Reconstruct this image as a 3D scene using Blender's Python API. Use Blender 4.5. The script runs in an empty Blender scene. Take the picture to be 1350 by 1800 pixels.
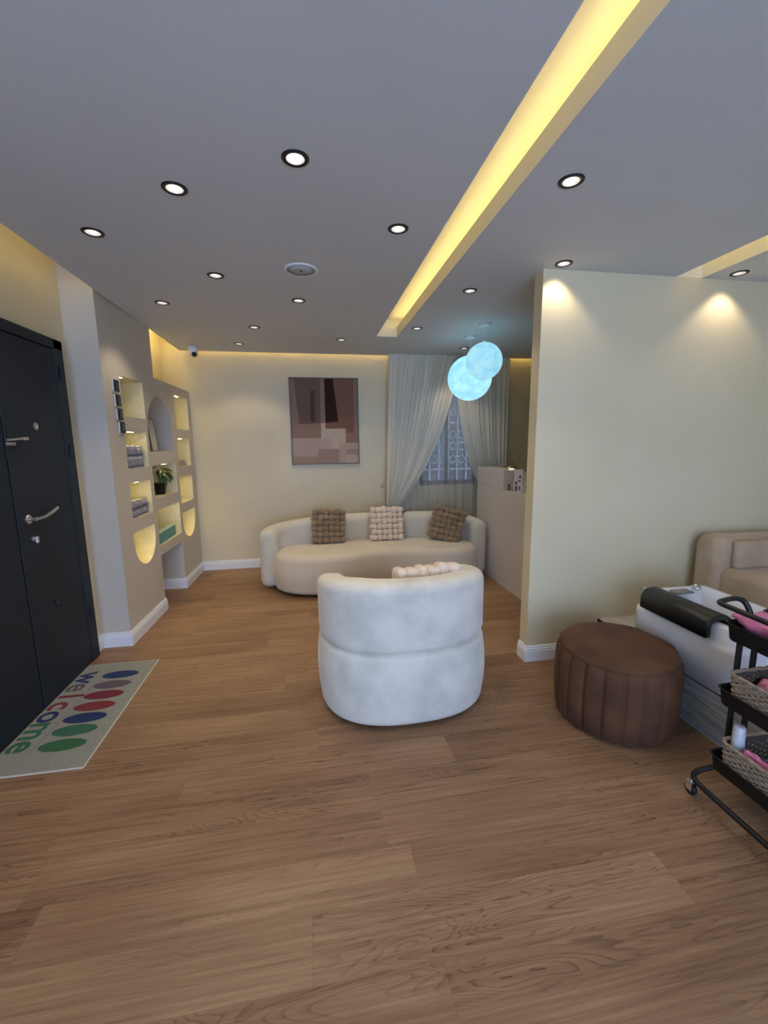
import bpy, bmesh, math, random
from mathutils import Vector, Matrix, Euler, noise as mnoise
random.seed(7)
PI = math.pi
sc = bpy.context.scene
COL = sc.collection

# ------------------------------------------------------------------ camera, world, exposure
cam_d = bpy.data.cameras.new('camera'); cam = bpy.data.objects.new('camera', cam_d); COL.objects.link(cam)
yaw, pitch, roll = math.radians(9.6), math.radians(9.2), math.radians(-0.6)
F = Vector((math.sin(yaw)*math.cos(pitch), math.cos(yaw)*math.cos(pitch), -math.sin(pitch)))
R0 = Vector((math.cos(yaw), -math.sin(yaw), 0)); U0 = R0.cross(F)
Rv = R0*math.cos(roll)+U0*math.sin(roll); Uv = U0*math.cos(roll)-R0*math.sin(roll)
cam.matrix_world = Matrix(((Rv.x, Uv.x, -F.x, 0), (Rv.y, Uv.y, -F.y, 0), (Rv.z, Uv.z, -F.z, 1.5), (0, 0, 0, 1)))
cam_d.sensor_fit = 'VERTICAL'; cam_d.sensor_height = 24.0; cam_d.lens = 24.0*750/1800; cam_d.clip_start = 0.02
sc.camera = cam

WORLD_STRENGTH = 7.0
w = bpy.data.worlds.new('sky'); sc.world = w; w.use_nodes = True
bg = w.node_tree.nodes['Background']; bg.inputs[0].default_value = (0.445, 0.625, 1.0, 1); bg.inputs[1].default_value = WORLD_STRENGTH
sc.view_settings.view_transform = 'Standard'; sc.view_settings.look = 'None'
sc.view_settings.exposure = 0.22; sc.view_settings.gamma = 1.0; sc.view_settings.use_curve_mapping = False
LED = 10.0          # cove strips
SPOT = 9.5         # downlights, watts
NICHE = 85.0        # niche led bars
GLOBE = 1.05

# daylight enters through the glazed shop front behind the camera; a portal guides the sampling
def portal(name, loc, rot, sx, sy):
    d = bpy.data.lights.new(name, 'AREA'); d.shape = 'RECTANGLE'; d.size = sx; d.size_y = sy; d.cycles.is_portal = True
    o = bpy.data.objects.new(name, d); o.location = loc; o.rotation_euler = rot; COL.objects.link(o)
portal('window_daylight', (0.3, -2.64, 1.2), (PI/2, 0, PI), 3.4, 2.3)

# ------------------------------------------------------------------ materials
def mat(name, col, rough=0.6, metal=0.0, col2=None, nscale=4.0, bump=0.0, bscale=60.0, sheen=0.0, emit=None, es=0.0, alpha=None, coat=0.0, detail=4, contrast=(0.35, 0.65), stretch=None):
    m = bpy.data.materials.new(name); m.use_nodes = True; nt = m.node_tree; p = nt.nodes['Principled BSDF']
    p.inputs['Base Color'].default_value = (*col, 1); p.inputs['Roughness'].default_value = rough; p.inputs['Metallic'].default_value = metal
    if sheen: p.inputs['Sheen Weight'].default_value = sheen; p.inputs['Sheen Roughness'].default_value = 0.4
    if coat: p.inputs['Coat Weight'].default_value = coat; p.inputs['Coat Roughness'].default_value = 0.08
    tc = nt.nodes.new('ShaderNodeTexCoord'); src = tc.outputs['Object']
    if stretch:
        mp = nt.nodes.new('ShaderNodeMapping'); mp.inputs['Scale'].default_value = stretch; nt.links.new(src, mp.inputs[0]); src = mp.outputs[0]
    if col2 is not None:
        n = nt.nodes.new('ShaderNodeTexNoise'); n.inputs['Scale'].default_value = nscale; n.inputs['Detail'].default_value = detail
        nt.links.new(src, n.inputs['Vector'])
        r = nt.nodes.new('ShaderNodeValToRGB'); r.color_ramp.elements[0].position = contrast[0]; r.color_ramp.elements[1].position = contrast[1]
        r.color_ramp.elements[0].color = (*col, 1); r.color_ramp.elements[1].color = (*col2, 1)
        nt.links.new(n.outputs[0], r.inputs[0]); nt.links.new(r.outputs[0], p.inputs['Base Color'])
    if bump:
        n2 = nt.nodes.new('ShaderNodeTexNoise'); n2.inputs['Scale'].default_value = bscale; n2.inputs['Detail'].default_value = 3
        nt.links.new(src, n2.inputs['Vector'])
        b = nt.nodes.new('ShaderNodeBump'); b.inputs['Strength'].default_value = bump; b.inputs['Distance'].default_value = 0.004
        nt.links.new(n2.outputs[0], b.inputs['Height']); nt.links.new(b.outputs[0], p.inputs['Normal'])
    if emit: p.inputs['Emission Color'].default_value = (*emit, 1); p.inputs['Emission Strength'].default_value = es
    if alpha is not None: p.inputs['Alpha'].default_value = alpha
    return m

M = {}
M['wall'] = mat('cream wall paint', (0.69, 0.59, 0.385), 0.45, col2=(0.73, 0.63, 0.425), nscale=1.5, bump=0.25, bscale=35)
M['wall_grey'] = mat('niche wall paint', (0.58, 0.52, 0.43), 0.55, col2=(0.61, 0.55, 0.46), nscale=2, bump=0.2, bscale=40)
M['stucco'] = mat('niche stucco', (0.72, 0.65, 0.40), 0.7, col2=(0.78, 0.71, 0.46), nscale=30, bump=0.6, bscale=90)
M['ceil'] = mat('ceiling paint', (0.62, 0.63, 0.64), 0.7, col2=(0.65, 0.66, 0.67), nscale=1.2, bump=0.15, bscale=30)
M['cove'] = mat('cove paint with led glow tint', (0.82, 0.76, 0.60), 0.7, bump=0.3, bscale=25)
M['trim'] = mat('white skirting', (0.80, 0.80, 0.82), 0.35)
M['black'] = mat('black plastic', (0.005, 0.005, 0.006), 0.4)
M['blackmatte'] = mat('black powder coat', (0.004, 0.004, 0.005), 0.55, bump=0.1, bscale=200)
M['door'] = mat('navy black door', (0.004, 0.010, 0.019), 0.6, col2=(0.006, 0.014, 0.025), nscale=3, bump=0.25, bscale=150)
M['steel'] = mat('brushed steel', (0.62, 0.60, 0.60), 0.3, 0.9)
M['chrome'] = mat('chrome', (0.8, 0.8, 0.82), 0.12, 1.0)
M['white'] = mat('white plastic', (0.78, 0.78, 0.80), 0.4)
M['brass'] = mat('antique brass', (0.36, 0.27, 0.10), 0.35, 0.8)
M['gloss'] = mat('white acrylic tub', (0.80, 0.81, 0.86), 0.12, coat=0.5)
M['chairfab'] = mat('off white velvet', (0.74, 0.70, 0.61), 0.85, col2=(0.60, 0.575, 0.51), nscale=5.5, bump=0.15, bscale=120, sheen=0.3, detail=5, contrast=(0.42, 0.66))
M['sofafab'] = mat('greige velvet', (0.62, 0.57, 0.47), 0.85, col2=(0.68, 0.63, 0.53), nscale=3, bump=0.15, bscale=120, sheen=0.3)
M['seatfab'] = mat('sand velvet seat', (0.70, 0.61, 0.49), 0.85, col2=(0.64, 0.55, 0.44), nscale=3, bump=0.2, bscale=30, sheen=0.3)
M['tanfab'] = mat('tan suede', (0.42, 0.30, 0.19), 0.9, col2=(0.50, 0.38, 0.26), nscale=6, bump=0.2, bscale=90, sheen=0.3)
M['brownfab'] = mat('brown velvet', (0.060, 0.020, 0.007), 0.8, col2=(0.115, 0.044, 0.015), nscale=5, bump=0.2, bscale=60, sheen=0.04, detail=6)
M['knitbrown'] = mat('taupe brown plush', (0.215, 0.145, 0.085), 0.9, col2=(0.30, 0.21, 0.13), nscale=14, bump=0.3, bscale=200, sheen=0.6)
M['knitcream'] = mat('cream plush', (0.72, 0.58, 0.47), 0.9, col2=(0.78, 0.65, 0.54), nscale=14, bump=0.3, bscale=200, sheen=0.4)
M['pink'] = mat('pink plastic film', (0.78, 0.22, 0.36), 0.25, coat=0.4, bump=0.5, bscale=25)
M['wicker'] = mat('natural seagrass cord', (0.42, 0.34, 0.25), 0.85, col2=(0.24, 0.18, 0.13), nscale=120, bump=0.8, bscale=160)
M['mat'] = mat('beige mat pile', (0.27, 0.265, 0.225), 0.95, col2=(0.32, 0.315, 0.27), nscale=90, bump=0.6, bscale=400)
M['matedge'] = mat('pale mat edging', (0.60, 0.56, 0.47), 0.9)
M['jar'] = mat('grey white tub', (0.24, 0.23, 0.27), 0.35, col2=(0.38, 0.36, 0.40), nscale=25)
M['jardark'] = mat('dark purple print', (0.10, 0.085, 0.12), 0.5)
M['teal'] = mat('teal carton', (0.10, 0.29, 0.26), 0.45)
M['palegreen'] = mat('pale green lid', (0.45, 0.62, 0.48), 0.45)
M['soap'] = mat('pinkish beige soap', (0.42, 0.30, 0.24), 0.6, col2=(0.5, 0.38, 0.3), nscale=60)
M['leaf'] = mat('dark green leaf', (0.022, 0.055, 0.022), 0.4, col2=(0.04, 0.09, 0.03), nscale=12)
M['stem'] = mat('green stem', (0.12, 0.16, 0.05), 0.5)
M['soil'] = mat('dark soil', (0.02, 0.015, 0.01), 1.0)
M['glasspane'] = mat('amber bottle', (0.30, 0.17, 0.03), 0.1, coat=0.6)
M['clearcap'] = mat('frosted cap', (0.55, 0.55, 0.60), 0.25)
M['water'] = mat('pale tub floor', (0.62, 0.66, 0.66), 0.1, coat=0.4)
M['greyplate'] = mat('grey control plate', (0.30, 0.30, 0.30), 0.25, 0.5)
M['desk'] = mat('white lacquered desk', (0.66, 0.62, 0.60), 0.35)
M['paper'] = mat('white card', (0.78, 0.76, 0.80), 0.4)
M['print'] = mat('mauve grey print', (0.16, 0.13, 0.19), 0.5)
M['outside'] = mat('grey render outside', (0.035, 0.034, 0.034), 0.9)
M['iron'] = mat('white painted iron', (0.75, 0.76, 0.80), 0.5)

def emis(name, col, s):
    m = bpy.data.materials.new(name); m.use_nodes = True; nt = m.node_tree; nt.nodes.clear()
    o = nt.nodes.new('ShaderNodeOutputMaterial'); e = nt.nodes.new('ShaderNodeEmission'); e.inputs[0].default_value = (*col, 1); e.inputs[1].default_value = s
    nt.links.new(e.outputs[0], o.inputs[0]); return m
M['led'] = emis('warm led strip', (1.0, 0.81, 0.34), LED)
M['led_soft'] = emis('dimmer warm led strip', (1.0, 0.79, 0.34), LED*0.55)
M['led_strong'] = emis('bright warm led strip', (1.0, 0.81, 0.34), LED*2.4)
M['nled'] = emis('niche led bar', (1.0, 0.77, 0.27), NICHE)
M['bulb'] = emis('downlight bulb', (1.0, 0.90, 0.72), 7.0)
M['lampglow'] = emis('desk lamp glow', (1.0, 0.93, 0.75), 4.0)

def globe_mat(k=1.0):
    m = bpy.data.materials.new('moon lamp skin'); m.use_nodes = True; nt = m.node_tree; p = nt.nodes['Principled BSDF']
    tc = nt.nodes.new('ShaderNodeTexCoord'); n = nt.nodes.new('ShaderNodeTexNoise'); n.inputs['Scale'].default_value = 13; n.inputs['Detail'].default_value = 9; n.inputs['Roughness'].default_value = 0.7
    nt.links.new(tc.outputs['Object'], n.inputs['Vector'])
    r = nt.nodes.new('ShaderNodeValToRGB'); e = r.color_ramp.elements; e[0].position = 0.40; e[0].color = (0.25, 0.60, 0.80, 1); e[1].position = 0.56; e[1].color = (0.36, 0.74, 0.88, 1)
    x = r.color_ramp.elements.new(0.70); x.color = (0.50, 0.72, 0.62, 1)
    nt.links.new(n.outputs[0], r.inputs[0]); nt.links.new(r.outputs[0], p.inputs['Emission Color']); p.inputs['Emission Strength'].default_value = GLOBE*k
    p.inputs['Base Color'].default_value = (0.12, 0.16, 0.18, 1); p.inputs['Roughness'].default_value = 0.7
    b = nt.nodes.new('ShaderNodeBump'); b.inputs['Strength'].default_value = 0.4; nt.links.new(n.outputs[0], b.inputs['Height']); nt.links.new(b.outputs[0], p.inputs['Normal'])
    return m
M['globe'] = globe_mat(); M['globe2'] = globe_mat(0.84)

def cloth_mat(name, col, transp, transl):
    m = bpy.data.materials.new(name); m.use_nodes = True; nt = m.node_tree; nt.nodes.clear()
    o = nt.nodes.new('ShaderNodeOutputMaterial'); d = nt.nodes.new('ShaderNodeBsdfDiffuse'); t = nt.nodes.new('ShaderNodeBsdfTranslucent'); x = nt.nodes.new('ShaderNodeBsdfTransparent')
    d.inputs[0].default_value = (*col, 1); t.inputs[0].default_value = (*col, 1)
    a = nt.nodes.new('ShaderNodeMixShader'); a.inputs[0].default_value = transl; nt.links.new(d.outputs[0], a.inputs[1]); nt.links.new(t.outputs[0], a.inputs[2])
    b = nt.nodes.new('ShaderNodeMixShader'); b.inputs[0].default_value = transp; nt.links.new(a.outputs[0], b.inputs[1]); nt.links.new(x.outputs[0], b.inputs[2])
    nt.links.new(b.outputs[0], o.inputs[0]); return m
M['drape'] = cloth_mat('ivory voile drape', (0.80, 0.77, 0.68), 0.03, 0.22)
M['sheer'] = cloth_mat('sheer net', (0.72, 0.71, 0.68), 0.60, 0.15)

def glass_mat():
    m = bpy.data.materials.new('window glass'); m.use_nodes = True; nt = m.node_tree; nt.nodes.clear()
    o = nt.nodes.new('ShaderNodeOutputMaterial'); g = nt.nodes.new('ShaderNodeBsdfGlossy'); g.inputs['Roughness'].default_value = 0.02; t = nt.nodes.new('ShaderNodeBsdfTransparent')
    mx = nt.nodes.new('ShaderNodeMixShader'); mx.inputs[0].default_value = 0.06; nt.links.new(t.outputs[0], mx.inputs[1]); nt.links.new(g.outputs[0], mx.inputs[2]); nt.links.new(mx.outputs[0], o.inputs[0]); return m
M['glass'] = glass_mat()

def N(nt, t, **kw):
    n = nt.nodes.new(t)
    for k, v in kw.items(): setattr(n, k, v)
    return n
def floor_mat():
    m = bpy.data.materials.new('oak plank vinyl'); m.use_nodes = True; nt = m.node_tree; L = nt.links.new; p = nt.nodes['Principled BSDF']
    def math_(op, a, b=None, c=None):
        n = N(nt, 'ShaderNodeMath', operation=op)
        for i, v in enumerate((a, b, c)):
            if v is None: continue
            if isinstance(v, (int, float)): n.inputs[i].default_value = v
            else: L(v, n.inputs[i])
        return n.outputs[0]
    tc = N(nt, 'ShaderNodeTexCoord'); s = N(nt, 'ShaderNodeSeparateXYZ'); L(tc.outputs['Object'], s.inputs[0]); X, Y = s.outputs[0], s.outputs[1]
    PW, PL = 0.187, 1.24
    yy = math_('DIVIDE', math_('ADD', Y, 10*PW - 0.986), PW); row = math_('FLOOR', yy); fy = math_('FRACT', yy)
    wn = N(nt, 'ShaderNodeTexWhiteNoise', noise_dimensions='1D'); L(row, wn.inputs['W'])
    xx = math_('ADD', math_('DIVIDE', X, PL), math_('MULTIPLY', wn.outputs[0], 7.3)); coln = math_('FLOOR', xx); fx = math_('FRACT', xx)
    cid = N(nt, 'ShaderNodeCombineXYZ'); L(row, cid.inputs[0]); L(coln, cid.inputs[1])
    wn2 = N(nt, 'ShaderNodeTexWhiteNoise', noise_dimensions='3D'); L(cid.outputs[0], wn2.inputs['Vector'])
    off = N(nt, 'ShaderNodeVectorMath', operation='SCALE'); off.inputs['Scale'].default_value = 40; L(wn2.outputs['Color'], off.inputs[0])
    def nz(sx, sy, scale, detail, rough=0.5, dist=0.0):
        c = N(nt, 'ShaderNodeCombineXYZ'); L(math_('MULTIPLY', X, sx), c.inputs[0]); L(math_('MULTIPLY', Y, sy), c.inputs[1])
        a = N(nt, 'ShaderNodeVectorMath', operation='ADD'); L(c.outputs[0], a.inputs[0]); L(off.outputs[0], a.inputs[1])
        n = N(nt, 'ShaderNodeTexNoise'); n.inputs['Scale'].default_value = scale; n.inputs['Detail'].default_value = detail; n.inputs['Roughness'].default_value = rough; n.inputs['Distortion'].default_value = dist
        L(a.outputs[0], n.inputs['Vector']); return n.outputs[0]
    base = nz(1.3, 10.5, 1.0, 2.5, 0.45, 0.6)                       # contours of a stretched field make the cathedral figure
    rings = math_('FRACT', math_('MULTIPLY', base, 24.0))
    line = math_('POWER', rings, 5.0)
    where = N(nt, 'ShaderNodeMapRange'); where.inputs['From Min'].default_value = 0.47; where.inputs['From Max'].default_value = 0.66; L(nz(0.9, 5.0, 1.3, 1.5), where.inputs['Value'])
    line = math_('MULTIPLY', line, where.outputs[0])
    streak = nz(2.2, 85.0, 1.0, 4.0, 0.6)
    fine = nz(9.0, 330.0, 1.0, 2.0, 0.6)
    broad = nz(1.2, 4.5, 1.0, 2.0)
    g = math_('ADD', math_('MULTIPLY', streak, 0.55), math_('MULTIPLY', fine, 0.22)); g = math_('ADD', g, math_('MULTIPLY', broad, 0.42))
    g = math_('ADD', g, math_('MULTIPLY', math_('SUBTRACT', wn2.outputs['Value'], 0.5), 0.10))
    g = math_('SUBTRACT', g, math_('MULTIPLY', line, 0.25))
    r = N(nt, 'ShaderNodeValToRGB'); e = r.color_ramp.elements
    e[0].position = 0.28; e[0].color = (0.100, 0.049, 0.026, 1); e[1].position = 0.82; e[1].color = (0.42, 0.262, 0.145, 1)
    k = r.color_ramp.elements.new(0.56); k.color = (0.265, 0.146, 0.076, 1)
    L(g, r.inputs[0])
    e1 = math_('LESS_THAN', fy, 0.010); e2 = math_('LESS_THAN', fx, 0.0014); seam = math_('MULTIPLY', math_('MAXIMUM', e1, e2), 0.30)
    mx = N(nt, 'ShaderNodeMixRGB'); mx.inputs[2].default_value = (0.10, 0.05, 0.03, 1); L(seam, mx.inputs[0]); L(r.outputs[0], mx.inputs[1]); L(mx.outputs[0], p.inputs['Base Color'])
    p.inputs['Roughness'].default_value = 0.5; p.inputs['Specular IOR Level'].default_value = 0.35
    b = N(nt, 'ShaderNodeBump'); b.inputs['Strength'].default_value = 0.25; b.inputs['Distance'].default_value = 0.002; L(g, b.inputs['Height']); L(b.outputs[0], p.inputs['Normal'])
    return m
M['floor'] = floor_mat()
M['tile'] = mat('grey veined tile', (0.24, 0.27, 0.31), 0.25, col2=(0.52, 0.53, 0.55), nscale=3, stretch=(3, 1.0, 14), detail=6, contrast=(0.3, 0.7))
M['tiletop'] = mat('pale veined tile', (0.46, 0.42, 0.37), 0.25, col2=(0.66, 0.62, 0.56), nscale=3, stretch=(14, 1.2, 3), detail=6, contrast=(0.3, 0.7))

# ------------------------------------------------------------------ helpers
def obj(name, bm, m, parent=None, smooth=False, recalc=True):
    if isinstance(bm, bmesh.types.BMesh):
        if recalc: bmesh.ops.recalc_face_normals(bm, faces=bm.faces)
        me = bpy.data.meshes.new(name); bm.to_mesh(me); bm.free()
    else: me = bm
    for x in (m if isinstance(m, (list, tuple)) else [m]): me.materials.append(M[x] if isinstance(x, str) else x)
    if smooth: me.shade_smooth()
    o = bpy.data.objects.new(name, me); COL.objects.link(o)
    if parent: o.parent = parent
    return o
def tag(o, label, cat, group=None, kind=None):
    o['label'] = label; o['category'] = cat
    if group: o['group'] = group
    if kind: o['kind'] = kind
    return o
def thing(name, label, cat, loc=(0, 0, 0), rz=0, group=None):
    o = bpy.data.objects.new(name, None); o.empty_display_size = 0.1; COL.objects.link(o); o.location = loc; o.rotation_euler = (0, 0, rz)
    return tag(o, label, cat, group)
def struct(name, bm, m, parent=None, label=None, smooth=False):
    o = obj(name, bm, m, parent, smooth)
    if parent is None: o['kind'] = 'structure'
    if label: o['label'] = label
    return o
def add_box(bm, x0, x1, y0, y1, z0, z1, mi=0, bev=0.0, seg=2):
    b = bmesh.new(); vs = [b.verts.new((x, y, z)) for x in (x0, x1) for y in (y0, y1) for z in (z0, z1)]
    for f in ((0, 1, 3, 2), (4, 6, 7, 5), (0, 4, 5, 1), (2, 3, 7, 6), (0, 2, 6, 4), (1, 5, 7, 3)): b.faces.new([vs[i] for i in f])
    if bev: bmesh.ops.bevel(b, geom=list(b.edges), offset=bev, segments=seg, affect='EDGES', profile=0.5)
    merge(bm, b, mi); return bm
def merge(bm, b, mi=0, mx=None):
    if mx is not None: b.transform(mx)
    mp = {v: bm.verts.new(v.co) for v in b.verts}
    for f in b.faces:
        try: nf = bm.faces.new([mp[v] for v in f.verts]); nf.material_index = mi or f.material_index; nf.smooth = f.smooth
        except ValueError: pass
    b.free()
def box(*a, **k): return add_box(bmesh.new(), *a, **k)
def loft(bm, rings, cap0=True, cap1=True, mi=0, closed=True):
    rs = [[bm.verts.new(p) for p in r] for r in rings]; n = len(rs[0])
    for a, b in zip(rs, rs[1:]):
        for i in range(n if closed else n-1):
            j = (i+1) % n; f = bm.faces.new((a[i], a[j], b[j], b[i])); f.material_index = mi
    if cap0: f = bm.faces.new(rs[0][::-1]); f.material_index = mi
    if cap1: f = bm.faces.new(rs[-1]); f.material_index = mi
    return bm
def lathe(bm, prof, n=32, cx=0, cy=0, cz=0, mi=0, cap0=True, cap1=True):
    return loft(bm, [[(cx+r*math.cos(2*PI*i/n), cy+r*math.sin(2*PI*i/n), cz+z) for i in range(n)] for r, z in prof], cap0, cap1, mi)
def tube(bm, pts, r, n=8, mi=0, closed=False, rs=None):
    pts = [Vector(p) for p in pts]; m = len(pts); rings = []; up = None
    for i, p in enumerate(pts):
        if closed: t = (pts[(i+1) % m]-pts[i-1]).normalized()
        else: t = (pts[min(i+1, m-1)]-pts[max(i-1, 0)]).normalized()
        if up is None: up = t.orthogonal().normalized()
        up = (up - t*up.dot(t)); up = up.normalized() if up.length > 1e-6 else t.orthogonal().normalized(); s = t.cross(up)
        rr = rs[i] if rs else r
        rings.append([p+(up*math.cos(2*PI*k/n)+s*math.sin(2*PI*k/n))*rr for k in range(n)])
    if closed: rings.append(rings[0])
    loft(bm, rings, not closed, not closed, mi)
    if closed: bmesh.ops.remove_doubles(bm, verts=bm.verts, dist=1e-6)
    return bm
def smooth_path(pts, sub=6):
    P = [Vector(p) for p in pts]; out = []
    for i in range(len(P)-1):
        a, b, c, d = P[max(i-1, 0)], P[i], P[i+1], P[min(i+2, len(P)-1)]
        for k in range(sub):
            t = k/sub; out.append(0.5*((2*b)+(c-a)*t+(2*a-5*b+4*c-d)*t*t+(3*b-a-3*c+d)*t**3))
    out.append(P[-1]); return out
def rrect(hx, hy, r, n=6):
    out = []
    for cx, cy, a0 in ((hx-r, hy-r, 0), (-hx+r, hy-r, PI/2), (-hx+r, -hy+r, PI), (hx-r, -hy+r, 1.5*PI)):
        for k in range(n+1): a = a0+PI/2*k/n; out.append((cx+r*math.cos(a), cy+r*math.sin(a)))
    return out
def sup(hx, hy, e, n=64, cx=0, cy=0):
    out = []
    for i in range(n):
        a = 2*PI*i/n; c, s = math.cos(a), math.sin(a)
        out.append((cx+hx*math.copysign(abs(c)**(2/e), c), cy+hy*math.copysign(abs(s)**(2/e), s)))
    return out
def inset(poly, d):
    n = len(poly); out = []
    for i in range(n):
        p, q, r = Vector(poly[i-1]), Vector(poly[i]), Vector(poly[(i+1) % n])
        t = (r-p); t = t.normalized() if t.length > 1e-9 else Vector((1, 0)); out.append((q.x-t.y*d, q.y+t.x*d))
    return out
def pad(bm, poly, z0, z1, r, steps=5, rb=None, mi=0, bulge=0.0):
    """a stuffed slab: the outline poly (ccw) with rounded top and bottom edges"""
    rb = r if rb is None else rb; rings = []
    for k in range(steps+1):
        a = PI/2*k/steps; rings.append([(x, y, z0+rb*(1-math.cos(PI/2-a)) if 0 else z0+rb*(1-math.cos(a))) for x, y in inset(poly, rb*(1-math.sin(a)))])
    if bulge:
        for k in range(1, 4):
            t = k/4; rings.append([(x, y, z0+rb+(z1-r-z0-rb)*t) for x, y in inset(poly, -bulge*math.sin(PI*t))])
    for k in range(steps+1):
        a = PI/2*k/steps; rings.append([(x, y, z1-r+r*math.sin(a)) for x, y in inset(poly, r*(1-math.cos(a)))])
    cen = Vector((sum(p[0] for p in rings[-1])/len(poly), sum(p[1] for p in rings[-1])/len(poly)))
    last = rings[-1]
    for s in (0.66, 0.33): rings.append([(cen.x+(p[0]-cen.x)*s, cen.y+(p[1]-cen.y)*s, z1+0.006*(1-s)) for p in last])
    return loft(bm, rings, True, True, mi)
def sweep(bm, path, sec, ends=6, endlen=0.07, mi=0, zscale=None):
    """sec: closed list of (n,z); path: list of 2d points; rounded (stuffed) ends"""
    P = [Vector(p) for p in path]; L = [0]
    for a, b in zip(P, P[1:]): L.append(L[-1]+(b-a).length)
    T = L[-1]; zc = sum(z for _, z in sec)/len(sec)
    def at(s):
        s = min(max(s, 0), T)
        for i in range(len(P)-1):
            if s <= L[i+1] or i == len(P)-2:
                t = (s-L[i])/max(L[i+1]-L[i], 1e-9); p = P[i].lerp(P[i+1], t)
                a = (P[min(i+1, len(P)-1)]-P[max(i-1, 0)]).normalized(); b = (P[min(i+2, len(P)-1)]-P[i]).normalized(); d = a.lerp(b, t).normalized(); return p, Vector((-d.y, d.x))
    ss = []
    for k in range(ends): ss.append((endlen*(1-math.cos(PI/2*k/ends)), math.sin(PI/2*k/ends)))
    m = max(int((T-2*endlen)/0.04), 2)
    body = [(endlen+(T-2*endlen)*k/m, 1.0) for k in range(m+1)]
    full = ss+body+[(T-s, c) for s, c in reversed(ss)]
    rings = []
    for s, c in full:
        p, nrm = at(s); c = max(c, 0.02); ring = []
        nh = max(abs(n) for n, _ in sec); zh = max(abs(z-zc) for _, z in sec); drop = (1-c)*min(nh, endlen)
        for n, z in sec:
            kn = max(1-drop/nh, 0.02); kz = max(1-drop/zh, 0.02)
            zz = zc+(z-zc)*kz
            if zscale: zz = zscale(s/T, zz)
            ring.append((p.x+nrm.x*n*kn, p.y+nrm.y*n*kn, zz))
        rings.append(ring)
    return loft(bm, rings, True, True, mi)
def holed(bm, outer, holes, to3d, mi=0):
    """flat face with holes; outer/holes are 2d loops, to3d maps (a,b) to a point. returns nothing"""
    b = bmesh.new(); es = []
    for loop in [outer]+holes:
        vs = [b.verts.new((p[0], p[1], 0)) for p in loop]
        for i in range(len(vs)): es.append(b.edges.new((vs[i], vs[(i+1) % len(vs)])))
    bmesh.ops.triangle_fill(b, use_beauty=True, use_dissolve=False, edges=es, normal=(0, 0, 1))
    for v in b.verts: v.co = Vector(to3d(v.co.x, v.co.y))
    merge(bm, b, mi)
def strip(bm, loop, to3a, to3b, mi=0):
    A = [bm.verts.new(to3a(*p)) for p in loop]; B = [bm.verts.new(to3b(*p)) for p in loop]; n = len(loop)
    for i in range(n): f = bm.faces.new((A[i], A[(i+1) % n], B[(i+1) % n], B[i])); f.material_index = mi
def polyface(bm, pts, mi=0):
    f = bm.faces.new([bm.verts.new(p) for p in pts]); f.material_index = mi; return f
def sphere(bm, c, r, u=24, v=16, mi=0, sc3=(1, 1, 1), rot=None, e=1.0):
    b = bmesh.new(); bmesh.ops.create_uvsphere(b, u_segments=u, v_segments=v, radius=1)
    for vv in b.verts:
        co = vv.co
        if e != 1: co = Vector([math.copysign(abs(x)**e, x) for x in co]); m_ = max(co.length, 1e-6)
        vv.co = Vector((co.x*r*sc3[0], co.y*r*sc3[1], co.z*r*sc3[2]))
    mx = Matrix.Translation(c) @ (rot.to_matrix().to_4x4() if rot else Matrix.Identity(4)); merge(bm, b, mi, mx); return bm

HC = 2.52
# ------------------------------------------------------------------ floor
bm = bmesh.new(); polyface(bm, [(-1.75, -2.7, 0), (3.7, -2.7, 0), (3.7, 5.4, 0), (-1.75, 5.4, 0)]); struct('floor', bm, 'floor')

# ------------------------------------------------------------------ ceiling slab with troughs and light holes
LIGHTS = [(-0.015, 1.756, 'ceiling downlight nearest the camera, right of the row near the door'),
 (-0.50, 2.016, 'bright black-rimmed ceiling downlight between the nearest one and the dimmer one by the door'),
 (-0.998, 2.455, 'ceiling downlight above the black door, closest to the left wall cove'),
 (0.457, 2.206, 'ceiling downlight just left of the long lit ceiling trough'),
 (-0.531, 2.933, 'ceiling downlight midway between the door side and the round ceiling speaker'),
 (-1.02, 3.517, 'dim ceiling downlight in front of the niche wall'),
 (-0.044, 3.334, 'ceiling downlight straight behind the round ceiling speaker'),
 (-0.448, 4.11, 'small ceiling downlight ahead of the painting, second from the back on the left'),
 (-0.682, 4.777, 'small unlit-looking ceiling downlight nearest the dome camera'),
 (0.344, 4.477, 'small ceiling downlight above the painting, left of the trough end'),
 (1.114, 2.973, 'ceiling downlight right of the lit trough, ahead of the glowing globes'),
 (0.991, 3.963, 'small ceiling downlight beside the far end of the lit trough'),
 (1.71, 4.703, 'ceiling downlight half hidden behind the lower globe cord, by the curtains'),
 (1.061, 1.73, 'large black-rimmed ceiling downlight right of the trough, nearest the camera'),
 (1.493, 2.465, 'ceiling downlight at the free end of the partition wall throwing a scallop'),
 (2.672, 2.443, 'ceiling downlight right of the second trough throwing a scallop on the wall')]
T1 = (0.672, 0.873, 4.305); T2 = (2.325, 2.51, 2.55)
outer = [(-1.37, -2.6), (T1[0], -2.6), (T1[0], T1[2]), (T1[1], T1[2]), (T1[1], -2.6), (T2[0], -2.6), (T2[0], T2[2]), (T2[1], T2[2]), (T2[1], -2.6), (3.6, -2.6), (3.6, 5.19), (-1.37, 5.19)]
def circ(x, y, r, n=20): return [(x+r*math.cos(2*PI*i/n), y+r*math.sin(2*PI*i/n)) for i in range(n)]
holes = [circ(x, y, 0.037) for x, y, _ in LIGHTS]
bm = bmesh.new(); holed(bm, outer, holes, lambda a, b: (a, b, HC)); strip(bm, outer, lambda a, b: (a, b, HC), lambda a, b: (a, b, HC+0.09), 1)
holed(bm, outer, holes, lambda a, b: (a, b, HC+0.09))
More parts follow.
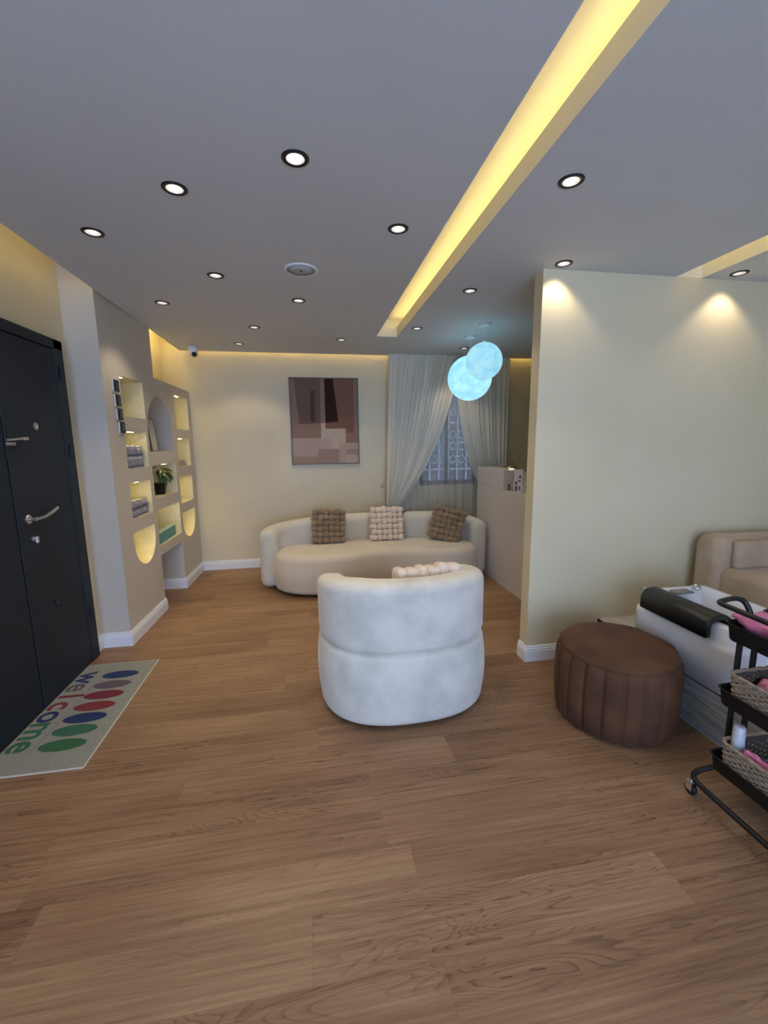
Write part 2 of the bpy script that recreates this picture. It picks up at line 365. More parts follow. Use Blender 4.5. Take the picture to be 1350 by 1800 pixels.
struct('ceiling', bm, ['ceil', 'cove'])  # yellower slab edges: led glow put into the paint colour
bm = bmesh.new(); polyface(bm, [(-1.75, -2.7, 2.74), (-1.75, 5.4, 2.74), (3.7, 5.4, 2.74), (3.7, -2.7, 2.74)])
add_box(bm, T1[0]-0.03, T1[0], -2.6, T1[2], HC+0.09, 2.74); add_box(bm, T1[1]+0.10, T1[1]+0.12, -2.6, T1[2]+0.1, HC+0.09, 2.74); add_box(bm, T1[0]-.03, T1[1]+0.12, T1[2]+0.06, T1[2]+0.08, HC+0.09, 2.74)
add_box(bm, T2[1], T2[1]+0.03, -2.6, T2[2], HC+0.0901, 2.74); add_box(bm, T2[0]-0.12, T2[0]-0.10, -2.6, T2[2], HC+0.09, 2.74); add_box(bm, T2[0]-0.12, T2[1]+0.03, T2[2]+0.001, T2[2]+0.02, HC+0.002, 2.74)
add_box(bm, T1[0]-.03, T1[1]+0.12, -2.6, T1[2]+0.06, 2.695, 2.70)
add_box(bm, -1.22, -1.20, -2.6, 5.04, HC+0.09, 2.74); add_box(bm, -1.22, 3.6, 5.04, 5.06, HC+0.09, 2.74)  # unseen blockers added to keep led light from spreading above the slab
struct('ceiling', bm, 'cove', label='upper cove soffit with added light blockers')
def led(x0, x1, y0, y1, z0=HC+0.0905, h=0.008, m='led'):
    o = struct('trim_led', box(x0, x1, y0, y1, z0, z0+h), m, label='warm led strip hidden in the ceiling cove'); return o
led(T1[1]+0.010, T1[1]+0.020, -2.5, T1[2]-0.01)
led(T2[0]-0.016, T2[0]-0.006, -2.5, T2[2]-0.005)
led(-1.400, -1.39, -2.5, 3.30, m='led_soft')
led(-1.400, -1.39, 4.30, 5.15, m='led_strong')
led(-1.36, 0.95, 5.173, 5.183, m='led_strong'); led(0.97, 3.5, 5.173, 5.183, m='led_strong')

# ------------------------------------------------------------------ walls
struct('wall_left', box(-1.72, -1.60, -2.6, 5.45, 0, 2.76), 'wall')
struct('wall_right', box(3.6, 3.72, -2.6, 5.45, 0, 2.76), 'wall')
# back wall with the window opening
WX0, WX1, WZ0, WZ1 = 1.36, 2.12, 0.955, 2.30
bm = bmesh.new(); o4 = [(-1.6, 0), (3.6, 0), (3.6, 2.76), (-1.6, 2.76)]; h4 = [(WX0, WZ0), (WX1, WZ0), (WX1, WZ1), (WX0, WZ1)]
holed(bm, o4, [h4], lambda a, b: (a, 5.29, b)); strip(bm, h4, lambda a, b: (a, 5.29, b), lambda a, b: (a, 5.41, b)); holed(bm, o4, [h4], lambda a, b: (a, 5.41, b)); strip(bm, o4, lambda a, b: (a, 5.29, b), lambda a, b: (a, 5.41, b))
struct('wall_back', bm, 'wall')
# shop front wall behind the camera with a wide glazed opening
bm = bmesh.new(); of = [(-1.6, 0), (3.6, 0), (3.6, 2.76), (-1.6, 2.76)]; hf = [(-1.4, 0.05), (2.0, 0.05), (2.0, 2.35), (-1.4, 2.35)]
holed(bm, of, [hf], lambda a, b: (a, -2.6, b)); strip(bm, hf, lambda a, b: (a, -2.6, b), lambda a, b: (a, -2.7, b)); struct('wall_front', bm, 'wall')
wf = struct('window_2', None or box(-1.4, -1.35, -2.68, -2.62, 0.05, 2.35), 'black', label='black shop front frame')
b2 = bmesh.new()
for x in (-0.28, 0.86): add_box(b2, x, x+0.05, -2.68, -2.62, 0.05, 2.35)
add_box(b2, 1.95, 2.0, -2.68, -2.62, 0.05, 2.35); add_box(b2, -1.4, 2.0, -2.68, -2.62, 0.05, 0.10); add_box(b2, -1.4, 2.0, -2.68, -2.62, 2.30, 2.35)
obj('window_frame', b2, 'black', wf)
# partition wall facing the camera
struct('wall_partition', box(1.415, 3.6, 2.55, 2.65, 0, HC+0.001, bev=0.002), 'wall')

# niche wall: slightly turned plane in front of the left wall
def NX(y): return -1.394+(y-3.327)*0.0315
def n3(a, b): return (NX(a), a, b)
def n3b(a, b): return (-1.565, a, b)
def rect(y0, y1, z0, z1): return [(y0, z0), (y1, z0), (y1, z1), (y0, z1)]
def uarc(y0, y1, ztop, zb, n=14):
    c = (y0+y1)/2; r = (y1-y0)/2; zs = zb+ (r if ztop-zb > r+0.03 else (ztop-zb)*0.8); h = zs-zb
    return [(y1, ztop)]+[(y0, ztop)]+[(c-r*math.cos(PI*k/n), zs-h*math.sin(PI*k/n)) for k in range(n+1)]
def darc(y0, y1, zb, zt, n=16):
    c = (y0+y1)/2; r = (y1-y0)/2; zs = zt-r*1.02
    return [(y0, zb), (y1, zb)]+[(c+r*math.cos(PI*k/n), zs+r*1.02*math.sin(PI*k/n)) for k in range(n+1)]
NI = dict(A=rect(3.59, 4.0, 1.72, 2.02), B=rect(3.58, 3.98, 1.32, 1.61), C=rect(3.57, 3.97, 0.93, 1.21), D=uarc(3.55, 3.97, 0.82, 0.525),
          M1=darc(4.03, 4.63, 1.445, 1.94), M2=rect(4.045, 4.65, 1.03, 1.325), M3=rect(4.045, 4.65, 0.60, 0.925),
          R1=rect(4.765, 5.19, 1.66, 2.01), R2=rect(4.745, 5.15, 1.275, 1.57), R3=rect(4.72, 5.14, 0.895, 1.175), R4=uarc(4.71, 5.145, 0.795, 0.505))
arc_cut = [(5.29, 2.09), (4.44, 2.09)]+[(4.44-0.18*math.sin(PI/2*k/6), 2.09+0.05*(1-math.cos(PI/2*k/6))) for k in range(1, 7)]
outl = [(3.33, 0), (4.055, 0), (4.055, 0.51), (4.65, 0.51), (4.65, 0), (5.29, 0), (5.29, 2.09), (4.26, 2.10), (4.26, 2.735), (3.33, 2.735)]
bm = bmesh.new(); holed(bm, outl, [[p for p in v] for v in NI.values()], n3, 0); strip(bm, outl, n3, lambda a, b: (-1.6, a, b), 0)
for v in NI.values():
    q_ = 0 if v is NI['M1'] else 1  # unlit arch: its shade is put in by duller paint than the lit niches
    strip(bm, v, n3, n3b, q_); holed(bm, v, [], n3b, q_)
bmesh.ops.remove_doubles(bm, verts=bm.verts, dist=1e-5)
nw = struct('wall_niches', bm, ['wall_grey', 'stucco'], label='greige feature wall with lit display niches')
# the frontal face of the niche wall has the same paint as the rest of it
# (it is part of the outline strip above)

# skirting boards: a moulded profile run along paths
def skirting(name, path, flip=1, h=0.11):
    prof = [(0, 0), (0.016, 0), (0.016, h*0.68), (0.012, h*0.72), (0.014, h*0.78), (0.010, h*0.86), (0.007, h*0.9), (0.009, h*0.96), (0.004, h), (0, h)]
    P = [Vector(p) for p in path]; rings = []
    for i, p in enumerate(P):
        ns = []
        if i > 0: d = (P[i]-P[i-1]).normalized(); ns.append(Vector((d.y, -d.x))*flip)
        if i < len(P)-1: d = (P[i+1]-P[i]).normalized(); ns.append(Vector((d.y, -d.x))*flip)
        n = ns[0] if len(ns) == 1 else (ns[0]+ns[1])/max(1+ns[0].dot(ns[1]), 0.2)
        rings.append([(p.x+n.x*a, p.y+n.y*a, z) for a, z in prof])
    b = bmesh.new(); loft(b, rings, True, True); return struct(name, b, 'trim')
skirting('baseboard_left', [(-1.6, 3.21), (-1.6, 3.33), (NX(3.33), 3.33), (NX(4.055), 4.055), (NX(4.055)-0.002, 4.057)])
skirting('baseboard_niche', [(-1.575, 4.06), (-1.575, 4.65), (NX(4.65), 4.65), (NX(5.29), 5.29)])
skirting('baseboard_back', [(NX(5.29), 5.29), (3.6, 5.29)])
skirting('baseboard_partition', [(1.415, 2.65), (1.415, 2.55), (1.93, 2.55)])
skirting('baseboard_left', [(-1.6, -2.6), (-1.6, 1.55)])
bm = box(-1.60, -1.575, 4.055, 4.65, 0, 0.51); struct('wall_niche_bay', bm, 'wall_grey', label='back of the open floor bay in the niche wall')

# ------------------------------------------------------------------ window in the back wall
wd = bmesh.new()
for a in ((WX0, WX0+0.05, WZ0, WZ1), (WX1-0.05, WX1, WZ0, WZ1), (WX0, WX1, WZ0, WZ0+0.06), (WX0, WX1, WZ1-0.05, WZ1), (1.70, 1.745, WZ0, WZ1)): add_box(wd, a[0], a[1], 5.33, 5.38, a[2], a[3])
w1 = struct('window_1', wd, mat('grey window frame', (0.10, 0.11, 0.13), 0.5))
pn = bmesh.new(); polyface(pn, [(WX0, 5.355, WZ0), (WX1, 5.355, WZ0), (WX1, 5.355, WZ1), (WX0, 5.355, WZ1)]); obj('window_pane', pn, 'glass', w1)
gr = bmesh.new()
for i in range(6): tube(gr, [(WX0+0.06+i*0.125, 5.47, WZ0), (WX0+0.06+i*0.125, 5.47, WZ1)], 0.007, 6)
for z in (1.15, 1.75, 2.05): tube(gr, [(WX0-0.05, 5.47, z), (WX1+0.05, 5.47, z)], 0.007, 6)
for i in range(5):
    for z in (1.28, 1.45, 1.6, 1.9):
        c = WX0+0.122+i*0.125; tube(gr, [(c+0.045*math.cos(t*PI/6), 5.47, z+0.05*math.sin(t*PI/6)) for t in range(12)], 0.005, 5, closed=True)
for x in (WX0-0.05, WX1+0.05): tube(gr, [(x, 5.47, WZ0), (x, 5.47, WZ1)], 0.007, 6); tube(gr, [(x, 5.40, 1.15), (x, 5.47, 1.15)], 0.007, 6)
tag(obj('window_grille', gr, 'iron'), 'white scrolled iron grille outside the window, seen between the curtains', 'grille')
struct('wall_outside', box(-0.5, 4.5, 6.3, 6.4, -0.1, 3.6), 'outside', label='neighbouring wall outside the window')

# ------------------------------------------------------------------ curtains
def curtain(left, right, z1, z0, folds, amp, y, nt_=46, ns=240, seed=0, head=None):
    rnd = random.Random(seed); ph = [rnd.uniform(0, 6.28) for _ in range(6)]
    b = bmesh.new(); g = []
    for j in range(nt_+1):
        t = j/nt_; z = z1+(z0-z1)*t; xl, xr = left(z), right(z); row = []
        for i in range(ns+1):
            s = i/ns; s2 = s+0.012*math.sin(2*PI*s*3+ph[0])
            a = amp(z); w_ = math.sin(2*PI*folds*s2)+0.35*math.sin(2*PI*folds*2.3*s2+ph[1]+t*1.2)+0.3*math.sin(2*PI*s2*folds*0.37+ph[2])
            row.append(b.verts.new((xl+(xr-xl)*s+0.25*a*math.cos(2*PI*folds*s2+ph[3]), y+a*w_*0.7, z)))
        g.append(row)
    for j in range(nt_):
        for i in range(ns): b.faces.new((g[j][i], g[j][i+1], g[j+1][i+1], g[j+1][i]))
    return b
def interp(tab):
    tab = sorted(tab)
    def f(z):
        if z <= tab[0][0]: return tab[0][1]
        for (a, x), (b, y) in zip(tab, tab[1:]):
            if z <= b: t = (z-a)/(b-a); return x+(y-x)*t
        return tab[-1][1]
    return f
LR = interp([(0.05, 1.12), (0.55, 1.02), (0.70, 1.02), (0.80, 1.10), (1.0, 1.25), (1.2, 1.38), (1.5, 1.53), (1.8, 1.64), (2.1, 1.73), (2.5, 1.84)])
LL = interp([(0.05, 0.83), (0.70, 0.90), (0.8, 0.90), (2.5, 0.945)])
t = thing('curtain', 'ivory voile curtain left of the window, swept aside and gathered behind the sofa', 'curtain', group='window curtains')
obj('drape', curtain(LL, LR, 2.50, 0.03, 13, lambda z: 0.014+0.020*min(1, abs(z-0.7)/1.5), 5.085, seed=1), 'drape', t, True)
obj('heading_tape', curtain(LL, LR, 2.53, 2.40, 26, lambda z: 0.008, 5.10, nt_=3, seed=4), 'drape', t, True)
RL = interp([(0.05, 2.25), (0.7, 2.22), (0.95, 2.12), (1.1, 2.03), (1.3, 1.95), (1.6, 1.87), (1.9, 1.81), (2.2, 1.77), (2.5, 1.74)])
RR = interp([(0.05, 2.46), (2.5, 2.47)])
t = thing('curtain', 'ivory voile curtain right of the window, falling behind the reception desk', 'curtain', group='window curtains')
obj('drape', curtain(RL, RR, 2.50, 0.03, 12, lambda z: 0.012+0.014*min(1, abs(z-0.6)/1.5), 5.155, seed=2), 'drape', t, True)
obj('heading_tape', curtain(RL, RR, 2.53, 2.40, 22, lambda z: 0.008, 5.165, nt_=3, seed=5), 'drape', t, True)
sh = obj('sheer_curtain', curtain(lambda z: 1.00, lambda z: 2.30, 2.50, 0.03, 11, lambda z: 0.024, 5.23, seed=3, ns=320), 'sheer', None, True)
tag(sh, 'thin white sheer net hanging in stripes across the window behind both drapes', 'sheer curtain')
hk = obj('tieback_hook', tube(bmesh.new(), smooth_path([(0.865, 5.285, 0.96), (0.865, 5.24, 0.95), (0.86, 5.21, 0.97), (0.875, 5.20, 1.00), (0.89, 5.21, 0.985)]), 0.006, 6), 'steel'); tag(hk, 'small metal tieback hook on the back wall beside the left curtain', 'hook')

# ------------------------------------------------------------------ door
DX = -1.60
d1 = struct('door_1', box(DX+0.001, DX+0.018, 1.60, 3.10, 0.012, 2.10), 'door', label='black metal double leaf entrance door')
fb = bmesh.new()
add_box(fb, DX+0.001, DX+0.040, 3.105, 3.205, 0, 2.165, bev=0.004); add_box(fb, DX+0.001, DX+0.040, 1.50, 1.595, 0, 2.165, bev=0.004); add_box(fb, DX+0.001, DX+0.040, 1.50, 3.205, 2.105, 2.165, bev=0.004)
obj('door_frame', fb, 'door', d1)
lf = obj('door_leaf', box(DX+0.018, DX+0.036, 2.555, 3.10, 0.003, 2.098, bev=0.003), 'door', d1)
lf2 = obj('door_leaf', box(DX+0.018, DX+0.033, 1.60, 2.545, 0.003, 2.098, bev=0.003), 'door', d1)
hb = bmesh.new(); b = lathe(bmesh.new(), [(0.026, 0), (0.026, 0.006), (0.022, 0.010), (0.010, 0.012), (0.010, 0.045)], 24); merge(hb, b, 0, Matrix.Translation((DX+0.036, 2.64, 1.10)) @ Matrix.Rotation(PI/2, 4, 'Y'))
tube(hb, [(DX+0.080, 2.622, 1.10), (DX+0.082, 2.66, 1.10), (DX+0.083, 2.72, 1.103), (DX+0.078, 2.80, 1.118), (DX+0.070, 2.865, 1.132)], 0.010, 10, rs=[0.007, 0.008, 0.008, 0.010, 0.010])
obj('door_handle', hb, 'steel', lf)
b = lathe(bmesh.new(), [(0.021, 0), (0.021, 0.005), (0.015, 0.008), (0.008, 0.008), (0.006, 0.004)], 20); b.transform(Matrix.Translation((DX+0.036, 2.82, 1.615)) @ Matrix.Rotation(PI/2, 4, 'Y')); obj('peephole', b, 'steel', lf)
lk = bmesh.new(); b = lathe(bmesh.new(), [(0.014, 0), (0.014, 0.008), (0.008, 0.010)], 16); merge(lk, b, 0, Matrix.Translation((DX+0.036, 2.655, 0.985)) @ Matrix.Rotation(PI/2, 4, 'Y'))
add_box(lk, DX+0.046, DX+0.060, 2.652, 2.674, 0.960, 0.998, bev=0.003); obj('lock_cylinder', lk, 'steel', lf)
ch = bmesh.new(); tube(ch, [(DX+0.036, 2.56, 1.535), (DX+0.06, 2.60, 1.54), (DX+0.065, 2.66, 1.545)], 0.006, 6); add_box(ch, DX+0.055, DX+0.070, 2.655, 2.69, 1.535, 1.552, bev=0.003)
for k in range(5): tube(ch, [(DX+0.05+0.008*math.cos(a*PI/4)*(k % 2), 2.54+k*0.014+0.010*math.sin(a*PI/4), 1.515+0.007*math.cos(a*PI/4)) for a in range(8)], 0.0025, 5, closed=True)
obj('door_chain', ch, 'steel', lf)
hg = bmesh.new()
for z in (0.30, 1.42, 1.92): lathe(hg, [(0.009, 0), (0.009, 0.09)], 10, DX+0.044, 3.15, z)
obj('door_hinge', hg, 'door', d1)
b = lathe(bmesh.new(), [(0.011, 0), (0.011, 0.012), (0.007, 0.018)], 12); b.transform(Matrix.Translation((DX+0.036, 2.78, 0.56)) @ Matrix.Rotation(PI/2, 4, 'Y')); obj('door_stop', b, 'black', lf)

# ------------------------------------------------------------------ light switches
for k, (y, z, nm) in enumerate(((3.50, 1.93, 'topmost of the four black light switches stacked beside the niches'), (3.508, 1.828, 'second from the top of the four black light switches beside the niches'),
                                (3.515, 1.728, 'third from the top of the four black light switches beside the niches'), (3.530, 1.632, 'lowest of the four black light switches stacked beside the niches'))):
    x = NX(y)
    t = thing('light_switch', nm, 'light switch', (x, y, z), 0, 'light switches beside the niches')
    obj('back_plate', box(0.0005, 0.008, -0.044, 0.040, -0.043, 0.041, bev=0.002), 'white', t)
    obj('switch_plate', box(0.008, 0.014, -0.038, 0.044, -0.041, 0.043, bev=0.003), 'black', t)
    obj('rocker', box(0.014, 0.018, -0.012, 0.018, -0.026, 0.028, bev=0.002), mat('rocker', (0.03, 0.03, 0.035), 0.25), t)

# ------------------------------------------------------------------ niche led bars
def nled(key, y, z, s=0.0, name_=''):
    x = NX(y)-0.035
    t = thing('niche_light', name_, 'led bar', (x, y, z), 0, 'led bars in the niches')
    obj('housing', box(-0.012, 0.012, -0.055, 0.055, -0.004, 0.0, bev=0.001), 'steel', t)
    obj('diffuser', box(-0.006, 0.006, -0.050, 0.050, -0.006, -0.0042), M['nled'] if not s else emis('niche led bar dim', (1.0, 0.76, 0.35), s), t)
nled('A', 3.66, 2.02, 22, 'small led bar at the top corner of the first niche beside the switches')
nled('B', 3.76, 1.61, 0, 'led bar above the stacked jars in the second niche from the top, left column')
nled('C', 3.77, 1.21, 0, 'led bar above the rounded jars in the third niche from the top, left column')
nled('D', 3.76, 0.82, 0, 'led bar in the round-bottomed niche at the foot of the left column')
nled('M2', 4.42, 1.325, 24, 'led bar above the potted plant')
nled('M3', 4.5, 0.925, 45, 'led bar above the teal cartons')
nled('R1', 4.95, 2.01, 0, 'led bar in the topmost niche of the right column')
nled('R2', 4.95, 1.57, 55, 'led bar above the small stacked soaps')
nled('R3', 4.93, 1.175, 0, 'led bar in the empty square niche of the right column')
nled('R4', 4.93, 0.795, 0, 'led bar in the round-bottomed niche of the right column')

# ------------------------------------------------------------------ ceiling fixtures
def copy_tree(o, parent=None):
    c = o.copy(); COL.objects.link(c); c.parent = parent
    for ch_ in o.children: copy_tree(ch_, c)
    return c
dl = None
for i, (x, y, lab) in enumerate(LIGHTS):
    if dl is None:
        dl = thing('ceiling_downlight', lab, 'downlight', (x, y, HC), 0, 'recessed ceiling downlights'); t = dl
        b = lathe(bmesh.new(), [(0.0335, 0.001), (0.0335, -0.004), (0.046, -0.005), (0.050, -0.002), (0.050, 0.0)], 32, cap0=False, cap1=False); obj('rim', b, 'black', t, True)
        b = lathe(bmesh.new(), [(0.0335, -0.003), (0.031, 0.018), (0.027, 0.038)], 28, cap0=False, cap1=False); obj('reflector', b, mat('reflector', (0.55, 0.54, 0.57), 0.35, 0.3), t, True)
        b = lathe(bmesh.new(), [(0.027, 0.036), (0.022, 0.030), (0.012, 0.026)], 24, cap0=False, cap1=True); obj('bulb', b, 'bulb', t, True)
    else: t = copy_tree(dl)
    t.location = (x, y, HC); t['label'] = lab
    ld = bpy.data.lights.new('downlight_beam', 'SPOT'); ld.energy = SPOT*(0.62 if x > 1.4 and y < 2.5 else 1.0); ld.color = (1.0, 0.84, 0.62); ld.spot_size = math.radians(105); ld.spot_blend = 0.5; ld.shadow_soft_size = 0.025
    lo = bpy.data.objects.new('downlight_beam', ld); COL.objects.link(lo); lo.location = (x, y, HC-0.008)
t = thing('ceiling_speaker', 'round white ceiling speaker flush between the downlights', 'speaker', (-0.016, 2.772, HC))
obj('rim', lathe(bmesh.new(), [(0.100, 0), (0.100, -0.006), (0.088, -0.009), (0.083, -0.006)], 40, cap0=False, cap1=False), 'white', t, True)
obj('grille', lathe(bmesh.new(), [(0.084, -0.006), (0.03, -0.008)], 40), mat('speaker grille', (0.48, 0.48, 0.52), 0.6), t, True)
obj('logo_plate', box(-0.008, 0.008, -0.005, 0.005, -0.0105, -0.0085), 'black', t)
t = thing('dome_camera', 'white security camera hanging from the ceiling corner above the niche wall', 'security camera', (-1.185, 4.98, HC))
obj('mount', lathe(bmesh.new(), [(0.050, 0), (0.050, -0.035), (0.044, -0.045), (0.03, -0.048)], 28), 'white', t, True)
hd = obj('camera_head', sphere(bmesh.new(), (0.010, -0.005, -0.062), 0.044), 'white', t, True)
b = lathe(bmesh.new(), [(0.025, 0.0), (0.025, 0.012), (0.020, 0.014)], 20); b.transform(Matrix.Translation((0.020, -0.032, -0.080)) @ Vector((0.35, -1.0, -0.45)).to_track_quat('Z', 'Y').to_matrix().to_4x4()); obj('lens', b, 'black', hd)

# globes
def globe(x, y, z, r, lab, gm='globe'):
    t = thing('moon_pendant', lab, 'pendant lamp', (x, y, HC), 0, 'glowing moon pendants')
    obj('canopy', lathe(bmesh.new(), [(0.055, 0), (0.055, -0.022), (0.050, -0.026), (0.006, -0.027)], 28), 'white', t, True)
    obj('cord', tube(bmesh.new(), [(0, 0, -0.025), (0, 0, z-HC+r)], 0.0035, 6), 'white', t)
    b = bmesh.new(); sphere(b, (0, 0, z-HC), r, 48, 32); obj('globe', b, gm, t, True)
    obj('rim_cap', lathe(bmesh.new(), [(0.018, z-HC+r-0.004), (0.018, z-HC+r+0.010), (0.006, z-HC+r+0.022)], 16), 'white', t)
globe(1.545, 3.74, 2.205, 0.160, 'smaller upper glowing blue moon globe, nearer of the two pendants', 'globe2')
globe(1.585, 4.19, 2.125, 0.216, 'larger lower glowing blue moon globe, partly behind the smaller one')

# ------------------------------------------------------------------ painting
def art():
    t = thing('painting', 'framed abstract painting of brown, taupe and cream blocks on the back wall', 'painting', (0.1845, 5.288, 1.759))
    W, H_ = 0.812, 1.015; hw, hh = W/2, H_/2; b = bmesh.new()
    for a in ((-hw, -hw+0.012, -hh, hh), (hw-0.012, hw, -hh, hh), (-hw, hw, hh-0.012, hh), (-hw, hw, -hh, -hh+0.012)): add_box(b, a[0], a[1], -0.034, 0, a[2], a[3], bev=0.001)
    obj('frame', b, mat('thin brown frame', (0.10, 0.075, 0.055), 0.4), t)
    def c(r, g, b_): return tuple(((v/255)**2.2)*1.12 for v in (r, g, b_))
    polys = [([(205, 178), (1130, 178), (1145, 1330), (255, 1330)], c(128, 112, 104)),
     ([(270, 180), (615, 180), (625, 775), (345, 790)], c(102, 88, 80)), ([(487, 348), (545, 348), (553, 757), (497, 757)], c(74, 62, 66)),
     ([(615, 180), (672, 180), (690, 770), (630, 775)], c(126, 112, 106)), ([(345, 790), (632, 775), (632, 975), (248, 975), (243, 790)], c(133, 114, 106)),
     ([(790, 180), (1065, 180), (1075, 905), (962, 905), (960, 848), (692, 848), (692, 770), (862, 755)], c(116, 88, 77)), ([(672, 180), (790, 180), (862, 755), (692, 770)], c(46, 29, 23)),
     ([(1065, 180), (1128, 180), (1138, 865), (1078, 865)], c(130, 110, 102)), ([(960, 905), (1075, 905), (1078, 865), (1138, 865), (1140, 1042), (962, 1042)], c(133, 109, 98)),
     ([(632, 772), (690, 772), (690, 848), (960, 848), (962, 1042), (870, 1045), (870, 1125), (632, 1125)], c(174, 164, 156)),
     ([(240, 975), (632, 975), (632, 1125), (590, 1130), (590, 1225), (250, 1225)], c(158, 145, 144)), ([(250, 1225), (590, 1225), (590, 1130), (870, 1125), (870, 1330), (255, 1330)], c(142, 126, 119)),
     ([(870, 1045), (1140, 1042), (1142, 1125), (970, 1125), (965, 1330), (870, 1330)], c(163, 149, 141)), ([(970, 1125), (1142, 1125), (1143, 1202), (968, 1200)], c(146, 130, 126)), ([(965, 1200), (1143, 1202), (1145, 1330), (960, 1330)], c(168, 155, 150)),
     ([(635, 980), (770, 980), (770, 1120), (635, 1120)], c(163, 152, 150))]
    b = bmesh.new(); ms = []
    for k, (pl, colr) in enumerate(polys):
        ms.append(mat('paint field', (min(1, colr[0]*1.12), colr[1]*0.98, colr[2]*0.86), 0.95)); pts = []
        for x, y in pl:
            tt = (y-178)/1152; u = (x-(205+50*tt))/(925-35*tt); u = min(max(u, 0.012), 0.988); tt = min(max(tt, 0.010), 0.990)
            pts.append((-hw+u*W, -0.022-0.0004*k, hh-tt*H_))
        polyface(b, pts, k)
    add_box(b, -hw+0.01, hw-0.01, -0.0218, -0.004, -hh+0.01, hh-0.01, 0)
    obj('canvas', b, ms, t)
art()

# ------------------------------------------------------------------ doormat
t = thing('doormat', 'beige welcome doormat with coloured ovals in front of the black door', 'doormat', (0, 0, 0))
b = bmesh.new(); add_box(b, -1.562, -1.108, 2.005, 3.045, 0.0005, 0.006, bev=0.001); obj('mat_edge', b, 'matedge', t)
b = bmesh.new(); add_box(b, -1.560, -1.114, 2.012, 3.038, 0.0045, 0.0072); obj('mat_pile', b, 'mat', t)
oc = [(0.015, 0.035, 0.12), (0.11, 0.09, 0.115), (0.17, 0.018, 0.04), (0.20, 0.030, 0.035), (0.015, 0.032, 0.11), (0.035, 0.13, 0.085), (0.035, 0.13, 0.055)]
for k, y in enumerate((2.872, 2.752, 2.638, 2.523, 2.414, 2.308, 2.192)):
    b = bmesh.new(); polyface(b, [(-1.292+0.110*math.cos(a*PI/20), y+0.047*math.sin(a*PI/20), 0.0078) for a in range(40)]); obj('oval', b, mat('mat oval print', oc[k], 0.95, bump=0.5, bscale=400), t)
for k, (chr_, y, colr) in enumerate((('w', 2.868, oc[0]), ('e', 2.752, oc[1]), ('l', 2.655, oc[2]), ('c', 2.560, oc[3]), ('o', 2.457, oc[4]), ('m', 2.335, oc[5]), ('e', 2.213, oc[6]))):
    cu = bpy.data.curves.new('letter', 'FONT'); cu.body = chr_; cu.size = 0.195; cu.align_x = 'CENTER'; cu.offset = 0.004
    tmp = bpy.data.objects.new('letter', cu); COL.objects.link(tmp); dg = bpy.context.evaluated_depsgraph_get(); me = bpy.data.meshes.new_from_object(tmp.evaluated_get(dg)); bpy.data.objects.remove(tmp)
    me.transform(Matrix.Translation((-1.545, y, 0.0078)) @ Matrix.Rotation(-PI/2, 4, 'Z')); me.materials.clear()
    obj('letter', me, mat('mat letter print', colr, 0.95), t)
b = box(-1.412, -1.409, 2.155, 2.90, 0.0073, 0.0078); b.transform(Matrix.Translation((-1.4, 2.5, 0)) @ Matrix.Rotation(-0.03, 4, 'Z') @ Matrix.Translation((1.4, -2.5, 0))); obj('printed_line', b, 'print', t)

# ------------------------------------------------------------------ niche contents
def jar(loc, lab, r, h, round_, grp):
    t = thing('jar', lab, 'jar', loc, 0, grp)
    pr_ = [(r*0.86, 0), (r, 0.008), (r*(1.04 if round_ else 1.0), h*0.5), (r, h*0.78), (r*0.9, h*0.82)]
    obj('jar_body', lathe(bmesh.new(), pr_, 20), 'jar', t, True)
    obj('lid', lathe(bmesh.new(), [(r*0.95, h*0.80), (r*0.97, h*0.98), (r*0.9, h)], 20), 'clearcap' if not round_ else 'jar', t, True)
    b = bmesh.new()
    loft(b, [[(r*1.05*math.cos(-1.3+a*0.2), r*1.05*math.sin(-1.3+a*0.2), h*z0) for a in range(12)] for z0 in (0.12, 0.24)], False, False, closed=False)
    obj('jar_print', b, 'jardark', t)
pos = ('nearest the switches', 'in the middle', 'nearest the plant')
for row in range(2):
    for k in range(3):
        jar((-1.441, 3.668+k*0.110, 1.3205+row*0.090), '%s row jar %s, in the niche beside the lowest switch' % (('bottom', 'top')[row], pos[k]), 0.053, 0.089, False, 'clear-lidded jars in the upper jar niche')
        jar((-1.441, 3.668+k*0.112, 0.9305+row*0.066), '%s row rounded grey jar %s, in the niche above the round-bottomed one' % (('bottom', 'top')[row], pos[k]), 0.053, 0.065, True, 'rounded grey jars in the lower jar niche')
